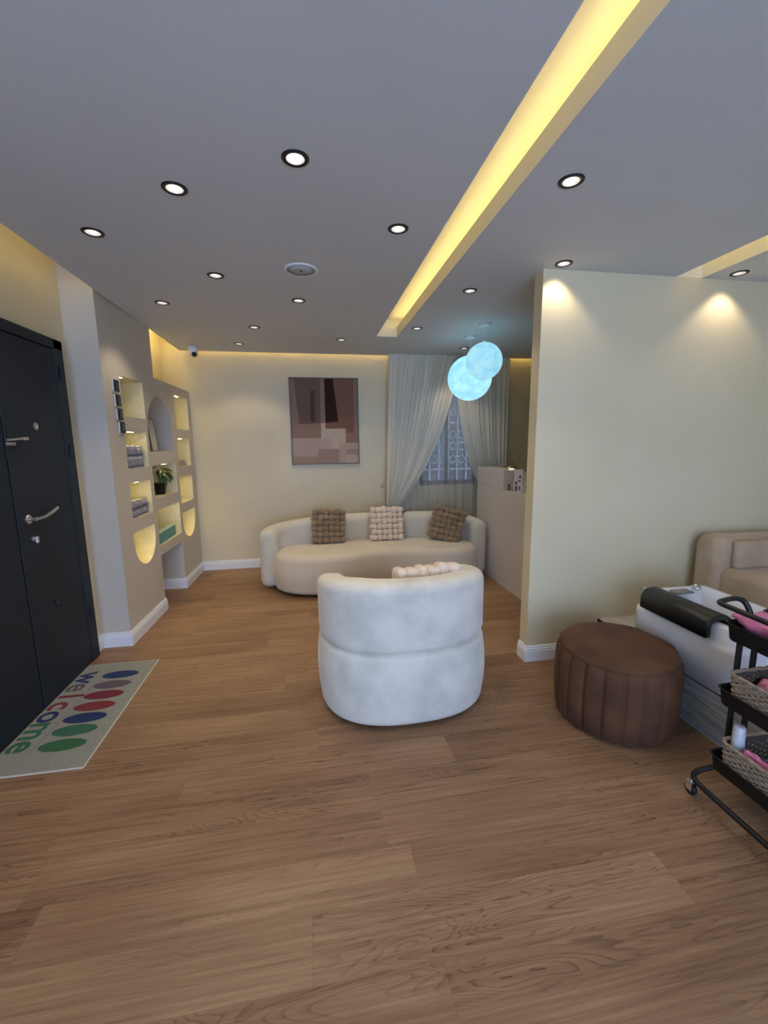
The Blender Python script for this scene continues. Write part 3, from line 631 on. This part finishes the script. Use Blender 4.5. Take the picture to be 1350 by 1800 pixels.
# plant
t = thing('potted_plant', 'dark leafy plant in a small black pot standing in a lit niche', 'potted plant', (-1.455, 4.44, 1.0305))
pt = obj('pot', lathe(bmesh.new(), [(0.040, 0), (0.046, 0.005), (0.058, 0.095), (0.062, 0.096), (0.062, 0.108), (0.054, 0.108), (0.05, 0.09)], 24), 'black', t, True)
obj('soil', lathe(bmesh.new(), [(0.052, 0.088), (0.02, 0.094)], 20), 'soil', t)
def leaf(base, tip, droop, wid, L_):
    b = bmesh.new(); tube(b, smooth_path([base, ((base[0]+tip[0])/2*0.9, (base[1]+tip[1])/2*0.85, base[2]+(tip[2]-base[2])*0.6), tip], 4), 0.0022, 5)
    obj('stem', b, 'stem', t)
    b = bmesh.new(); d = Vector((tip[0]*0.9, tip[1], 0.0001)); d.normalize(); s = Vector((-d.y, d.x, 0)); rows = []
    for i in range(9):
        u = i/8; wv = wid*math.sin(PI*min(1, (u*0.93+0.05)))**0.7*(1.25-0.7*u); c = Vector(tip)+d*(L_*u)+Vector((0, 0, -droop*u*u*L_))
        rows.append([c-s*wv+Vector((0, 0, -0.25*wv)), c-s*wv*0.5, c+Vector((0, 0, 0.004)), c+s*wv*0.5, c+s*wv+Vector((0, 0, -0.25*wv))])
    vs = [[b.verts.new(p) for p in r] for r in rows]
    for a, c in zip(vs, vs[1:]):
        for i in range(4): b.faces.new((a[i], a[i+1], c[i+1], c[i]))
    o = obj('leaf', b, 'leaf', t, True); md = o.modifiers.new('s', 'SOLIDIFY'); md.thickness = 0.0012
for args in (((0, -0.01, 0.09), (0.02, -0.05, 0.235), 0.9, 0.030, 0.11), ((0, 0, 0.09), (0.02, 0.03, 0.25), 0.35, 0.034, 0.12), ((0, 0.01, 0.09), (0.035, 0.055, 0.225), 1.2, 0.034, 0.09),
             ((0, 0, 0.09), (0.045, -0.03, 0.20), 0.8, 0.034, 0.11), ((0, 0.01, 0.09), (0.0, 0.10, 0.145), 1.0, 0.022, 0.07), ((0, -0.01, 0.09), (-0.02, -0.095, 0.215), 0.6, 0.024, 0.08),
             ((0, 0, 0.09), (-0.02, 0.0, 0.26), 0.3, 0.028, 0.09), ((0, -0.01, 0.09), (0.05, -0.055, 0.175), 1.1, 0.026, 0.08), ((0, 0.01, 0.09), (0.04, 0.005, 0.225), 0.9, 0.026, 0.09)): leaf(*args)
# leaning plate in the arch
t = thing('leaning_frame', 'thin-edged pale board leaning inside the arched niche', 'frame', (-1.46, 4.40, 1.446))
def lean(b): b.transform(Matrix.Rotation(-0.10, 4, 'Y')); return b
obj('board', lean(box(0, 0.006, -0.062, 0.10, 0.001, 0.295)), 'wall_grey', t)
b = bmesh.new()
for a in ((-0.066, -0.061, 0.0, 0.30), (0.099, 0.104, 0.0, 0.30), (-0.066, 0.104, 0.295, 0.30), (-0.066, 0.104, 0.0, 0.005)): add_box(b, 0, 0.009, *a)
obj('edge', lean(b), mat('thin bronze edge', (0.13, 0.10, 0.07), 0.4), t)
# teal cartons
for k in range(9):
    t = thing('carton', 'teal carton %s in the row of nine below the plant' % ('nearest the camera', 'second from the near end', 'third from the near end', 'fourth from the near end', 'in the middle', 'fourth from the far end', 'third from the far end', 'second from the far end', 'at the far end')[k], 'carton', (-1.415, 4.115+k*0.054, 0.6005), 0, 'row of teal cartons')
    obj('carton_body', box(-0.03, 0.03, -0.024, 0.024, 0, 0.098, bev=0.003), 'teal', t); obj('carton_top', box(-0.028, 0.028, -0.022, 0.022, 0.098, 0.106, bev=0.002), 'palegreen', t)
tag(obj('folded_cloth', box(-1.52, -1.475, 4.07, 4.17, 0.6005, 0.73, bev=0.008), mat('deep green packet', (0.05, 0.16, 0.12), 0.6)), 'dark green packet behind the near end of the teal cartons', 'packet')
# soaps
for k, (y, z, w_, lab) in enumerate(((4.805, 1.2755, 0.045, 'bottom row soap nearest the plant'), (4.885, 1.2755, 0.045, 'bottom row soap second from the plant'), (4.965, 1.2755, 0.045, 'bottom row soap third from the plant'), (5.045, 1.2755, 0.045, 'bottom row soap at the far end'),
                                   (4.83, 1.3065, 0.045, 'top row soap nearest the plant'), (4.91, 1.3065, 0.045, 'top row soap in the middle'), (4.99, 1.3065, 0.045, 'top row soap at the far end'))):
    o = obj('soap_bar', box(-0.03, 0.03, -0.036, 0.036, 0, 0.030, bev=0.007), 'soap'); o.location = (-1.392, y, z); tag(o, 'small pinkish '+lab+' in the far niche', 'soap', 'small soaps stacked in the niche')

# ------------------------------------------------------------------ sofa
def sect(th, z0, z1, r, n=6):
    return [(x, (z0+z1)/2+y) for x, y in rrect(th/2, (z1-z0)/2, r, n)]
SX, SY = 0.675, 4.43
t = thing('curved_sofa', 'curved greige velvet sofa with a kidney-shaped seat under the window', 'sofa', (SX, SY, 0))
A_, B_ = 1.135, 0.44
def ell(a): return (A_*math.copysign(abs(math.cos(a))**0.85, math.cos(a)), B_*math.copysign(abs(math.sin(a))**0.85, math.sin(a)))
def ell_path(a0, a1, n=50): return [ell(a0+(a1-a0)*k/n) for k in range(n+1)]
lefttip = [(-1.115, -0.10)]; righttip = [(1.115, -0.10)]
zs = lambda k0, k1: (lambda s, z: z)
def ztaper(end):   # the arms run lower towards their tips
    def f(s, z):
        u = s if end else 1-s; return z*(1.0-0.10*max(0, (u-0.35)/0.65)**1.5)
    return f
b = bmesh.new(); sweep(b, [(1.13, -0.06)]+ell_path(0.02, PI*0.415), sect(0.19, 0.03, 0.70, 0.085), zscale=ztaper(False)); obj('backrest', b, 'sofafab', t, True)
b = bmesh.new(); sweep(b, ell_path(PI*0.425, PI*0.98)+[(-1.13, -0.06)], sect(0.19, 0.03, 0.70, 0.085), zscale=ztaper(True)); obj('backrest', b, 'sofafab', t, True)
kid = []
ctrl = [(-1.03, 0.14), (-1.075, -0.10), (-0.96, -0.28), (-0.70, -0.395), (-0.40, -0.385), (-0.05, -0.26), (0.30, -0.27), (0.62, -0.37), (0.92, -0.32), (1.07, -0.14), (1.03, 0.10), (0.90, 0.23), (0.6, 0.31), (0.2, 0.35), (-0.2, 0.35), (-0.6, 0.31), (-0.90, 0.24)]
P = [Vector(p) for p in ctrl]; n = len(P)
for i in range(n):
    a, b_, c, d = P[i-1], P[i], P[(i+1) % n], P[(i+2) % n]
    for k in range(6): u = k/6; kid.append(tuple(0.5*((2*b_)+(c-a)*u+(2*a-5*b_+4*c-d)*u*u+(3*b_-a-3*c+d)*u**3)))
b = bmesh.new(); pad(b, kid, 0.03, 0.42, 0.085, 6, 0.05, bulge=0.02); obj('seat', b, 'seatfab', t, True)
for x, y in ((-0.8, -0.1), (0.8, -0.1), (-0.7, 0.25), (0.7, 0.25)): obj('foot', lathe(bmesh.new(), [(0.025, 0), (0.025, 0.05)], 14, x, y), 'black', t)

# ------------------------------------------------------------------ woven cushions
def woven(n=6, size=0.36, seed=0):
    rnd = random.Random(seed); b = bmesh.new(); c = size/n
    for side in (1, -1):
        for i in range(n):
            for j in range(n):
                x = (i+0.5)*c-size/2; y = (j+0.5)*c-size/2; horiz = (i+j) % 2 == 0
                edge = 1-0.45*(max(abs(x), abs(y))/(size/2))**3
                if horiz: s3 = (0.72*c, 0.56*c, 0.050)
                else: s3 = (0.56*c, 0.72*c, 0.050)
                k = rnd.uniform(0.94, 1.08)
                sphere(b, (x+rnd.uniform(-.003, .003), y+rnd.uniform(-.003, .003), side*(0.032*edge)), 1.0, 12, 8, 0, (s3[0]*k, s3[1]*k, s3[2]*k), Euler((0, 0, rnd.uniform(-0.15, 0.15))), e=0.78)
    return b
def cushion(loc, rot, m, lab, n=6, size=0.36, seed=0):
    o = obj('woven_cushion', woven(n, size, seed), m, None, True); o.location = loc; o.rotation_euler = rot; tag(o, lab, 'cushion', 'chunky woven cushions')
R_ = math.radians
cushion((0.165, 4.655, 0.600), (R_(76), R_(3), R_(2)), 'knitbrown', 'brown woven cushion on the left part of the sofa, beside the cream one', seed=1)
cushion((0.815, 4.665, 0.602), (R_(79), 0, R_(0)), 'knitcream', 'cream woven cushion in the middle of the sofa back', seed=2)
cushion((1.475, 4.50, 0.595), (R_(74), R_(11), R_(-30)), 'knitbrown', 'brown woven cushion tilted at the right end of the sofa', seed=3)

# ------------------------------------------------------------------ barrel armchair
t = thing('barrel_armchair', 'off-white velvet barrel armchair seen from behind in the middle of the floor', 'armchair', (0.497, 2.41, 0), R_(1.5))
HX, HY = 0.485, 0.42
b = bmesh.new(); pad(b, sup(HX, HY, 2.5, 96), 0.012, 0.425, 0.045, 6, 0.05, bulge=0.014); obj('base', b, 'chairfab', t, True)
path = []; e = 2.5
for k in range(91):
    a = R_(-212)+R_(244)*k/90   # from front left round the back to front right
    a = R_(180-18)+ (R_(360+18)-R_(180-18))*k/90
    c_, s_ = math.cos(a), math.sin(a); path.append(((HX-0.082)*math.copysign(abs(c_)**(2/e), c_), (HY-0.082)*math.copysign(abs(s_)**(2/e), s_)))
b = bmesh.new(); sweep(b, path, sect(0.165, 0.412, 0.80, 0.058, 8), zscale=lambda s, z: z-0.075*max(0, (z-0.45)/0.35)*max(0, (abs(2*s-1)-0.40)/0.60)**1.3); obj('backrest', b, 'chairfab', t, True)
b = bmesh.new(); pad(b, sup(HX-0.16, HY-0.12, 2.5, 64, 0, 0.045), 0.42, 0.49, 0.03, 4); obj('seat_cushion', b, 'chairfab', t, True)
cushion((0.625, 2.225, 0.632), (R_(80), R_(-3), R_(4)), 'knitcream', 'cream woven cushion inside the armchair, only its top edge showing', seed=4)

# ------------------------------------------------------------------ pouf
t = thing('round_pouf', 'round brown velvet pouf with vertical channels beside the foot basin', 'pouf', (1.600, 1.925, 0), 0.1)
NCH = 20; n = NCH*10; rings = []
def pr_ring(r, z, amp): return [((r+amp*(abs(math.sin(NCH/2*2*PI*i/n))**0.38-1))*math.cos(2*PI*i/n), (r+amp*(abs(math.sin(NCH/2*2*PI*i/n))**0.38-1))*math.sin(2*PI*i/n), z) for i in range(n)]
for r, z, a in ((0.275, 0.004, 0.008), (0.293, 0.02, 0.016), (0.305, 0.07, 0.020), (0.310, 0.16, 0.021), (0.310, 0.26, 0.021), (0.306, 0.34, 0.020), (0.299, 0.375, 0.016), (0.284, 0.395, 0.008)): rings.append(pr_ring(r, z, a))
b = bmesh.new(); loft(b, rings, True, True); obj('channelled_side', b, 'brownfab', t, True)
b = bmesh.new(); rings = []
for r, z in ((0.286, 0.385), (0.290, 0.396), (0.280, 0.412), (0.255, 0.426), (0.21, 0.434), (0.16, 0.437), (0.11, 0.437), (0.06, 0.436), (0.02, 0.4355)):
    rings.append([(r*math.cos(2*PI*i/96), r*math.sin(2*PI*i/96), z+0.004*math.sin(9*2*PI*i/96+r*40)*(r/0.29)**3+0.006*mnoise.noise(Vector((r*math.cos(2*PI*i/96)*9, r*math.sin(2*PI*i/96)*9, 1)))) for i in range(96)])
loft(b, rings, False, True); obj('top_cushion', b, 'brownfab', t, True)

# ------------------------------------------------------------------ platform and foot basin
struct('trim_platform', box(1.94, 3.6, 0.4, 2.55, 0, 0.262), 'tile', label='grey marble tiled platform')
struct('trim_platform_top', box(1.94, 3.6, 0.4, 2.549, 0.262, 0.270), 'tiletop', label='pale marble tile on the platform')
struct('trim_platform_edge', box(1.934, 1.942, 0.4, 2.545, 0.256, 0.2725), 'black', label='black edge strip of the platform')
struct('trim_platform_corner', box(1.931, 1.941, 2.535, 2.549, 0, 0.272), 'trim', label='white corner bead of the platform')
t = thing('foot_basin', 'white pedicure foot basin on the tiled platform behind the pouf', 'foot basin', (2.166, 1.885, 0.2705))
def rr(hx, hy, r, z, ins=0): return [(x, y, z) for x, y in rrect(hx-ins, hy-ins, max(r-ins, 0.01), 8)]
hx, hy = 0.25, 0.335
b = bmesh.new(); loft(b, [rr(hx, hy, .075, 0.0, .003), rr(hx, hy, .075, 0.215, 0), rr(hx, hy, .075, 0.235, .002), rr(hx, hy, .075, 0.243, .014), rr(hx, hy, .075, 0.248, .018), rr(hx, hy, .075, 0.315, .018), rr(hx, hy, .075, 0.330, .026), rr(hx, hy, .075, 0.336, .038),
      rr(hx, hy, .075, 0.334, .060), rr(hx, hy, .075, 0.318, .072), rr(hx, hy, .075, 0.312, .085), rr(hx, hy, .075, 0.22, .10), rr(hx, hy, .075, 0.16, .12)], True, False); obj('tub', b, 'gloss', t, True)
b = bmesh.new(); polyface(b, rr(hx, hy, .075, 0.165, .118)); obj('tub_floor', b, 'water', t)
obj('jet_knob', lathe(bmesh.new(), [(0.028, 0.330), (0.030, 0.340), (0.024, 0.346), (0.012, 0.343), (0.01, 0.356), (0.0, 0.358)], 24, 0.13, 0.265, cap1=False), 'chrome', t, True)
b = box(-0.065, 0.055, 0.195, 0.262, 0.325, 0.3385, bev=0.010, seg=3); obj('control_plate', b, 'greyplate', t, True)
b = bmesh.new(); lathe(b, [(0.012, 0.33), (0.012, 0.355), (0.009, 0.36)], 14, -0.215, 0.272); obj('tap', b, 'chrome', t, True)
# black roll cushion saddled over the rim
sec = [(0.078*math.cos(a), 0.055*math.sin(a)) for a in [PI*k/14 for k in range(15)]]; sec = sec+[(-0.078, -0.06), (-0.058, -0.06)]+[(-0.058*math.cos(PI*k/10), 0.030*math.sin(PI*k/10)) for k in range(11)]+[(0.058, -0.06), (0.078, -0.06)]
b = bmesh.new(); loft(b, [[(-0.205+x*s, y, 0.322+z*s) for x, z in sec] for y, s in ((-0.205, 0.93), (-0.198, 1.0), (0.225, 1.0), (0.232, 0.93))], True, True); obj('leg_rest_roll', b, 'black', t, True)


# tan chair on the platform
t = thing('pedicure_chair', 'tan suede lounge chair on the platform behind the foot basin', 'armchair', (2.60, 2.06, 0.2705))
b = bmesh.new(); b2_ = [(0.03+x, y) for x, y in rrect(0.5, 0.44, 0.09)]
pad(b, [(x+0.48, y-0.10) for x, y in rrect(0.45, 0.40, 0.09)], 0.0, 0.395, 0.05, 5, 0.02); obj('seat', b, 'tanfab', t, True)
b = bmesh.new(); b.verts.ensure_lookup_table()
arm = sect(0.20, 0.0, 0.60, 0.075, 8)
sweep(b, [(0.0+k*0.1, 0.335) for k in range(10)], arm, endlen=0.06, zscale=lambda s, z: z*(1-0.02*s)); obj('armrest', b, 'tanfab', t, True)
b = bmesh.new(); pad(b, [(x+0.52, y+0.215) for x, y in rrect(0.43, 0.028, 0.026)], 0.39, 0.575, 0.025, 4); obj('arm_cushion', b, 'tanfab', t, True)
b = bmesh.new(); add_box(b, 0.80, 0.98, -0.48, 0.24, 0.0, 0.85, bev=0.06, seg=4); obj('backrest', b, 'tanfab', t, True)

# ------------------------------------------------------------------ trolley
CX0, CX1, CY0, CY1 = 1.61, 1.925, 0.95, 1.375
t = thing('trolley', 'black three-tier metal trolley on castors at the right edge', 'trolley', (0, 0, 0))
ccx, ccy, chx, chy = (CX0+CX1)/2, (CY0+CY1)/2, (CX1-CX0)/2, (CY1-CY0)/2
def ring(z, ins=0, r=0.035): return [(ccx+x, ccy+y, z) for x, y in rrect(chx-ins, chy-ins, max(r-ins, 0.008), 6)]
for z in (0.20, 0.50, 0.78):
    b = bmesh.new(); loft(b, [ring(z-0.075, 0.022), ring(z-0.068, 0.014), ring(z-0.004, 0.004), ring(z, -0.003), ring(z+0.002, 0.0), ring(z-0.002, 0.006), ring(z-0.066, 0.017)], True, True); obj('tray', b, 'blackmatte', t, True)
for x in (1.692, 1.767):
    for y in (CY1-0.014, CY0+0.014):
        obj('post', box(x-0.011, x+0.011, y-0.006, y+0.006, 0.13, 0.775, bev=0.002), 'blackmatte', t)
fr = smooth_path([(CX0+0.12, CY1-0.02, 0.118), (CX0+0.06, CY1+0.0, 0.112), (CX0-0.02, CY1+0.012, 0.090), (CX0-0.052, CY1-0.005, 0.080), (CX0-0.062, CY1-0.05, 0.078), (CX0-0.065, CY1-0.12, 0.078), (CX0-0.068, CY0+0.12, 0.078), (CX0-0.066, CY0+0.05, 0.078), (CX0-0.05, CY0, 0.085), (CX0+0.1, CY0+0.02, 0.118)], 6)
b = bmesh.new(); tube(b, fr, 0.011, 10); obj('base_rail', b, 'blackmatte', t, True)
b = bmesh.new(); tube(b, [(2*ccx-p.x-0.02, p.y, p.z) for p in fr], 0.011, 10); obj('base_rail', b, 'blackmatte', t, True)
hn = smooth_path([(CX0+0.135, CY1-0.005, 0.775), (CX0+0.135, CY1+0.010, 0.81), (CX0+0.125, CY1+0.028, 0.842), (CX0+0.09, CY1+0.036, 0.853), (CX0+0.02, CY1+0.022, 0.854), (CX0-0.014, CY1+0.005, 0.853), (CX0-0.014, CY1-0.06, 0.850), (CX0-0.010, CY1-0.15, 0.846), (CX0-0.008, CY0+0.10, 0.842), (CX0-0.006, CY0+0.02, 0.84), (CX0+0.04, CY0, 0.83), (CX0+0.06, CY0+0.01, 0.78)], 6)
b = bmesh.new(); tube(b, hn, 0.0105, 12); obj('handle', b, 'black', t, True)
b = bmesh.new(); tube(b, smooth_path([(CX0+0.20, CY1+0.002, 0.772), (CX0+0.215, CY1+0.006, 0.800), (CX0+0.26, CY1-0.01, 0.805)], 5), 0.009, 8); obj('handle_clamp', b, 'black', t, True)
for x, y in ((CX0-0.055, CY1+0.0), (CX0-0.06, CY0), (CX1+0.035, CY1-0.01), (CX1+0.04, CY0)):
    b = lathe(bmesh.new(), [(0.0, -0.009), (0.023, -0.009), (0.025, -0.006), (0.025, 0.006), (0.023, 0.009), (0.0, 0.009)], 24, cap0=False, cap1=False); b.transform(Matrix.Translation((x, y, 0.0255)) @ Matrix.Rotation(PI/2, 4, 'Y')); wh = obj('castor', b, 'black', t, True)
    b = bmesh.new(); add_box(b, x-0.015, x-0.011, y-0.014, y+0.014, 0.022, 0.060, bev=0.001); add_box(b, x+0.011, x+0.015, y-0.014, y+0.014, 0.022, 0.060, bev=0.001); add_box(b, x-0.015, x+0.015, y-0.014, y+0.014, 0.056, 0.062, bev=0.001); lathe(b, [(0.007, 0.06), (0.007, 0.078)], 12, x, y); obj('castor_fork', b, 'chrome', wh)

def basket(z, lab, h=0.135):
    x0, x1, y0, y1 = CX0+0.021, CX1-0.03, CY0+0.03, CY1-0.034; cx, cy, ax, ay = (x0+x1)/2, (y0+y1)/2, (x1-x0)/2, (y1-y0)/2
    t = thing('wicker_basket', lab, 'basket', (cx, cy, z), 0, 'wicker baskets on the trolley')
    b = bmesh.new(); rows = 12
    base = rrect(ax, ay, 0.03, 8)
    def dens(poly, m):
        L = [0]; P = [Vector(p) for p in poly]+[Vector(poly[0])]
        for a, c in zip(P, P[1:]): L.append(L[-1]+(c-a).length)
        out = []; j = 0
        for k in range(m):
            s = L[-1]*k/m
            while L[j+1] < s: j += 1
            u = (s-L[j])/max(L[j+1]-L[j], 1e-9); p = P[j].lerp(P[j+1], u); tt = (P[j+1]-P[j]).normalized(); out.append((p, Vector((tt.y, -tt.x))))
        return out
    m = 132; D = dens(base, m)
    for r in range(rows):
        zz = 0.008+r*(h-0.02)/(rows-1); fl = 0.94+0.06*r/(rows-1)
        pts = []
        for k, (p, nn) in enumerate(D):
            o_ = 0.0032*math.sin(k*PI/2.5+(PI if r % 2 else 0)+0.4*math.sin(r*7.1)); pts.append((p.x*fl+nn.x*o_, p.y*fl+nn.y*o_, zz+0.0012*math.sin(k*1.7+r*2)))
        tube(b, pts, 0.0050, 5, closed=False) if 0 else None
        rings = []
        for k in range(m+1):
            p = Vector(pts[k % m]); nn = D[k % m][1]; n3_ = Vector((nn.x, nn.y, 0)); rad = 0.0050+0.0005*math.sin(k*2.3+r)
            rings.append([p+n3_*rad*math.cos(2*PI*q/5)+Vector((0, 0, rad*1.05*math.sin(2*PI*q/5))) for q in range(5)])
        loft(b, rings, False, False)
    obj('woven_side', b, 'wicker', t, True)
    b = bmesh.new(); loft(b, [[(x*0.89, y*0.92, 0.004) for x, y in base], [(x*0.945, y*0.962, h-0.006) for x, y in base]], False, False); obj('gap_shade_liner', b, mat('weave gap shade', (0.09, 0.065, 0.045), 0.9), t, True)  # added dark liner stands in for shade between the coils
    b = bmesh.new(); rings = []
    for k in range(m+1):
        p, nn = D[k % m]; c = Vector((p.x, p.y, h+0.0012*math.sin(k*0.9))); n3_ = Vector((nn.x, nn.y, 0)); rad = 0.0075+0.0012*math.sin(k*1.5)
        rings.append([c+n3_*rad*math.cos(2*PI*q/7)+Vector((0, 0, rad*math.sin(2*PI*q/7))) for q in range(7)])
    loft(b, rings, False, False); obj('rim', b, 'wicker', t, True)
    b = bmesh.new(); polyface(b, [(x*0.94, y*0.94, 0.004) for x, y in base]); obj('basket_floor', b, 'wicker', t)
    b = bmesh.new(); tube(b, smooth_path([(ax-0.005, -0.02, h+0.005), (ax-0.004, 0.02, h+0.028), (ax-0.004, 0.07, h+0.034), (ax-0.004, 0.12, h+0.028), (ax-0.005, 0.16, h+0.004)], 6), 0.006, 6); obj('basket_handle', b, 'wicker', t, True)
    return cx, cy
basket(0.137, 'wicker basket on the lowest trolley tier, holding a pump bottle')
basket(0.437, 'wicker basket on the middle trolley tier, holding a pink packet')
# contents, lowest basket
t = thing('pump_bottle', 'amber bottle with a frosted tall cap in the lowest basket', 'bottle', (1.676, 1.305, 0.143))
obj('bottle_body', lathe(bmesh.new(), [(0.027, 0), (0.030, 0.006), (0.030, 0.075), (0.020, 0.095)], 22), 'glasspane', t, True)
obj('cap', lathe(bmesh.new(), [(0.022, 0.095), (0.025, 0.10), (0.022, 0.14), (0.020, 0.205), (0.016, 0.21)], 20), 'clearcap', t, True)
o = obj('bottle_collar', lathe(bmesh.new(), [(0.024, 0.092), (0.024, 0.100)], 20), 'clearcap', t, True)
t = thing('nail_lamp', 'glossy round purple and silver device in the lowest basket', 'device', (1.715, 1.215, 0.195))
b = bmesh.new(); sphere(b, (0, 0, 0.02), 0.048, 28, 18, 0, (1.0, 1.0, 0.85)); obj('shell', b, mat('purple plastic', (0.12, 0.03, 0.12), 0.2, coat=0.5), t, True)
b = bmesh.new(); tube(b, [(0.046*math.cos(a*PI/16), 0.046*math.sin(a*PI/16), 0.024) for a in range(32)], 0.010, 10, closed=True); b.transform(Matrix.Rotation(-0.5, 4, 'Y')); obj('chrome_ring', b, 'chrome', t, True)
def film(name, x0, x1, y0, y1, z0, z1, lab, seed, cat, tilt=0.0, amp=0.02, dish=False):
    b = bmesh.new(); nx, ny = 22, 34; g = []
    for i in range(nx+1):
        row = []
        for j in range(ny+1):
            u, v = i/nx, j/ny; x = x0+(x1-x0)*u; y = y0+(y1-y0)*v
            z = z0+(z1-z0)*(math.sin(PI*min(1, max(0, u*0.96+0.02)))**0.35*0.8+0.2)+tilt*(v-0.5)
            if dish: z = z0+(z1-z0)*max(abs(2*u-1), abs(2*v-1))**5
            z += amp*(mnoise.noise(Vector((u*5+seed, v*7, 0)))+0.5*abs(mnoise.noise(Vector((u*11, v*13+seed, 2)))))
            row.append(b.verts.new((x+0.01*mnoise.noise(Vector((u*4, v*9, seed))), y, z)))
        g.append(row)
    for i in range(nx):
        for j in range(ny): b.faces.new((g[i][j], g[i+1][j], g[i+1][j+1], g[i][j+1]))
    o = obj(name, b, 'pink', None, True); md = o.modifiers.new('s', 'SOLIDIFY'); md.thickness = 0.0015; tag(o, lab, cat)
film('plastic_bag', 1.650, 1.675, 0.99, 1.262, 0.20, 0.282, 'pink plastic bag edge sticking up in the lowest basket', 3, 'plastic bag', amp=0.008)
film('plastic_packet', 1.715, 1.87, 1.02, 1.31, 0.46, 0.545, 'pink packet lying in the middle basket', 5, 'packet')
# pink crinkled liner in the top tray
film('plastic_liner', 1.628, 1.905, 0.970, 1.358, 0.735, 0.805, 'crumpled pink plastic sheet lining the top trolley tray', 8, 'plastic sheet', amp=0.022, dish=True)
t = thing('pink_tub', 'shiny pink tub in the top trolley tray at the right edge', 'tub', (1.675, 1.17, 0.772))
obj('tub_body', lathe(bmesh.new(), [(0.03, 0), (0.038, 0.03), (0.036, 0.034), (0.028, 0.01)], 20), 'pink', t, True)

# ------------------------------------------------------------------ reception desk and what stands on it
t = thing('reception_desk', 'tall white reception desk right of the sofa, behind the partition wall', 'desk', (0, 0, 0))
obj('front_panel', box(1.93, 1.955, 3.615, 4.78, 0.0, 1.01, bev=0.003), 'desk', t)
obj('desk_body', box(1.955, 2.42, 3.615, 4.78, 0.0, 0.985, bev=0.003), 'desk', t)
obj('worktop', box(1.955, 2.46, 3.60, 4.80, 0.985, 1.01, bev=0.003), 'desk', t)
obj('raised_ledge', box(1.93, 2.12, 4.085, 4.78, 1.0105, 1.215, bev=0.003), 'desk', t)
t = thing('table_lamp', 'antique brass arched lamp standing on the reception desk', 'lamp', (2.02, 3.97, 1.0105))
obj('base', lathe(bmesh.new(), [(0.045, 0), (0.045, 0.008), (0.012, 0.014)], 24, 0.0, 0.0), 'brass', t, True)
pts = [(0, 0, 0.01), (0, 0, 0.26)]+[(0, 0.065-0.065*math.cos(a*PI/12), 0.26+0.065*math.sin(a*PI/12)) for a in range(1, 13)]+[(0, 0.13, 0.235)]
obj('arm', tube(bmesh.new(), pts, 0.0055, 8), 'brass', t, True)
obj('shade', lathe(bmesh.new(), [(0.014, 0.250), (0.030, 0.238), (0.072, 0.228), (0.072, 0.222), (0.03, 0.222)], 28, 0, 0.13, cap1=True), 'brass', t, True)
obj('glowing_disc', lathe(bmesh.new(), [(0.028, 0.2215), (0.026, 0.216)], 20, 0, 0.13), 'lampglow', t)
def card(loc, rz, wd_, ht, lab, blocks):
    t = thing('acrylic_sign', lab, 'sign', loc, rz, 'printed signs on the desk')
    obj('card', box(-wd_/2, wd_/2, -0.004, 0.0, 0, ht, bev=0.001), 'paper', t); b = bmesh.new()
    for a in blocks: add_box(b, a[0]*wd_-wd_/2, a[1]*wd_-wd_/2, -0.0048, -0.0041, a[2]*ht, a[3]*ht)
    obj('print', b, 'print', t); obj('foot', box(-wd_/2, wd_/2, -0.002, 0.04, 0, 0.004), 'paper', t)
card((1.982, 3.865, 1.0105), R_(-22), 0.085, 0.222, 'narrow slanted white price card under the brass lamp', [(0.55, 0.8, 0.62, 0.74), (0.5, 0.75, 0.46, 0.54), (0.12, 0.38, 0.33, 0.48), (0.12, 0.42, 0.06, 0.28), (0.55, 0.72, 0.10, 0.26)])
card((2.03, 3.715, 1.0105), R_(-18), 0.125, 0.205, 'wider white card with printed columns at the right end of the desk', [(0.1, 0.9, 0.86, 0.92), (0.12, 0.42, 0.54, 0.78), (0.62, 0.8, 0.58, 0.7), (0.12, 0.45, 0.48, 0.51), (0.12, 0.42, 0.16, 0.42), (0.6, 0.85, 0.16, 0.26), (0.65, 0.8, 0.36, 0.42), (0.1, 0.4, 0.06, 0.10)])
t = thing('perfume_bottle', 'small dark glass bottle beside the foot of the brass lamp', 'bottle', (1.975, 4.045, 1.0105)); obj('bottle_body', box(-0.014, 0.014, -0.014, 0.014, 0, 0.045, bev=0.003), 'glasspane', t); obj('cap', box(-0.007, 0.007, -0.007, 0.007, 0.045, 0.062, bev=0.001), 'black', t)
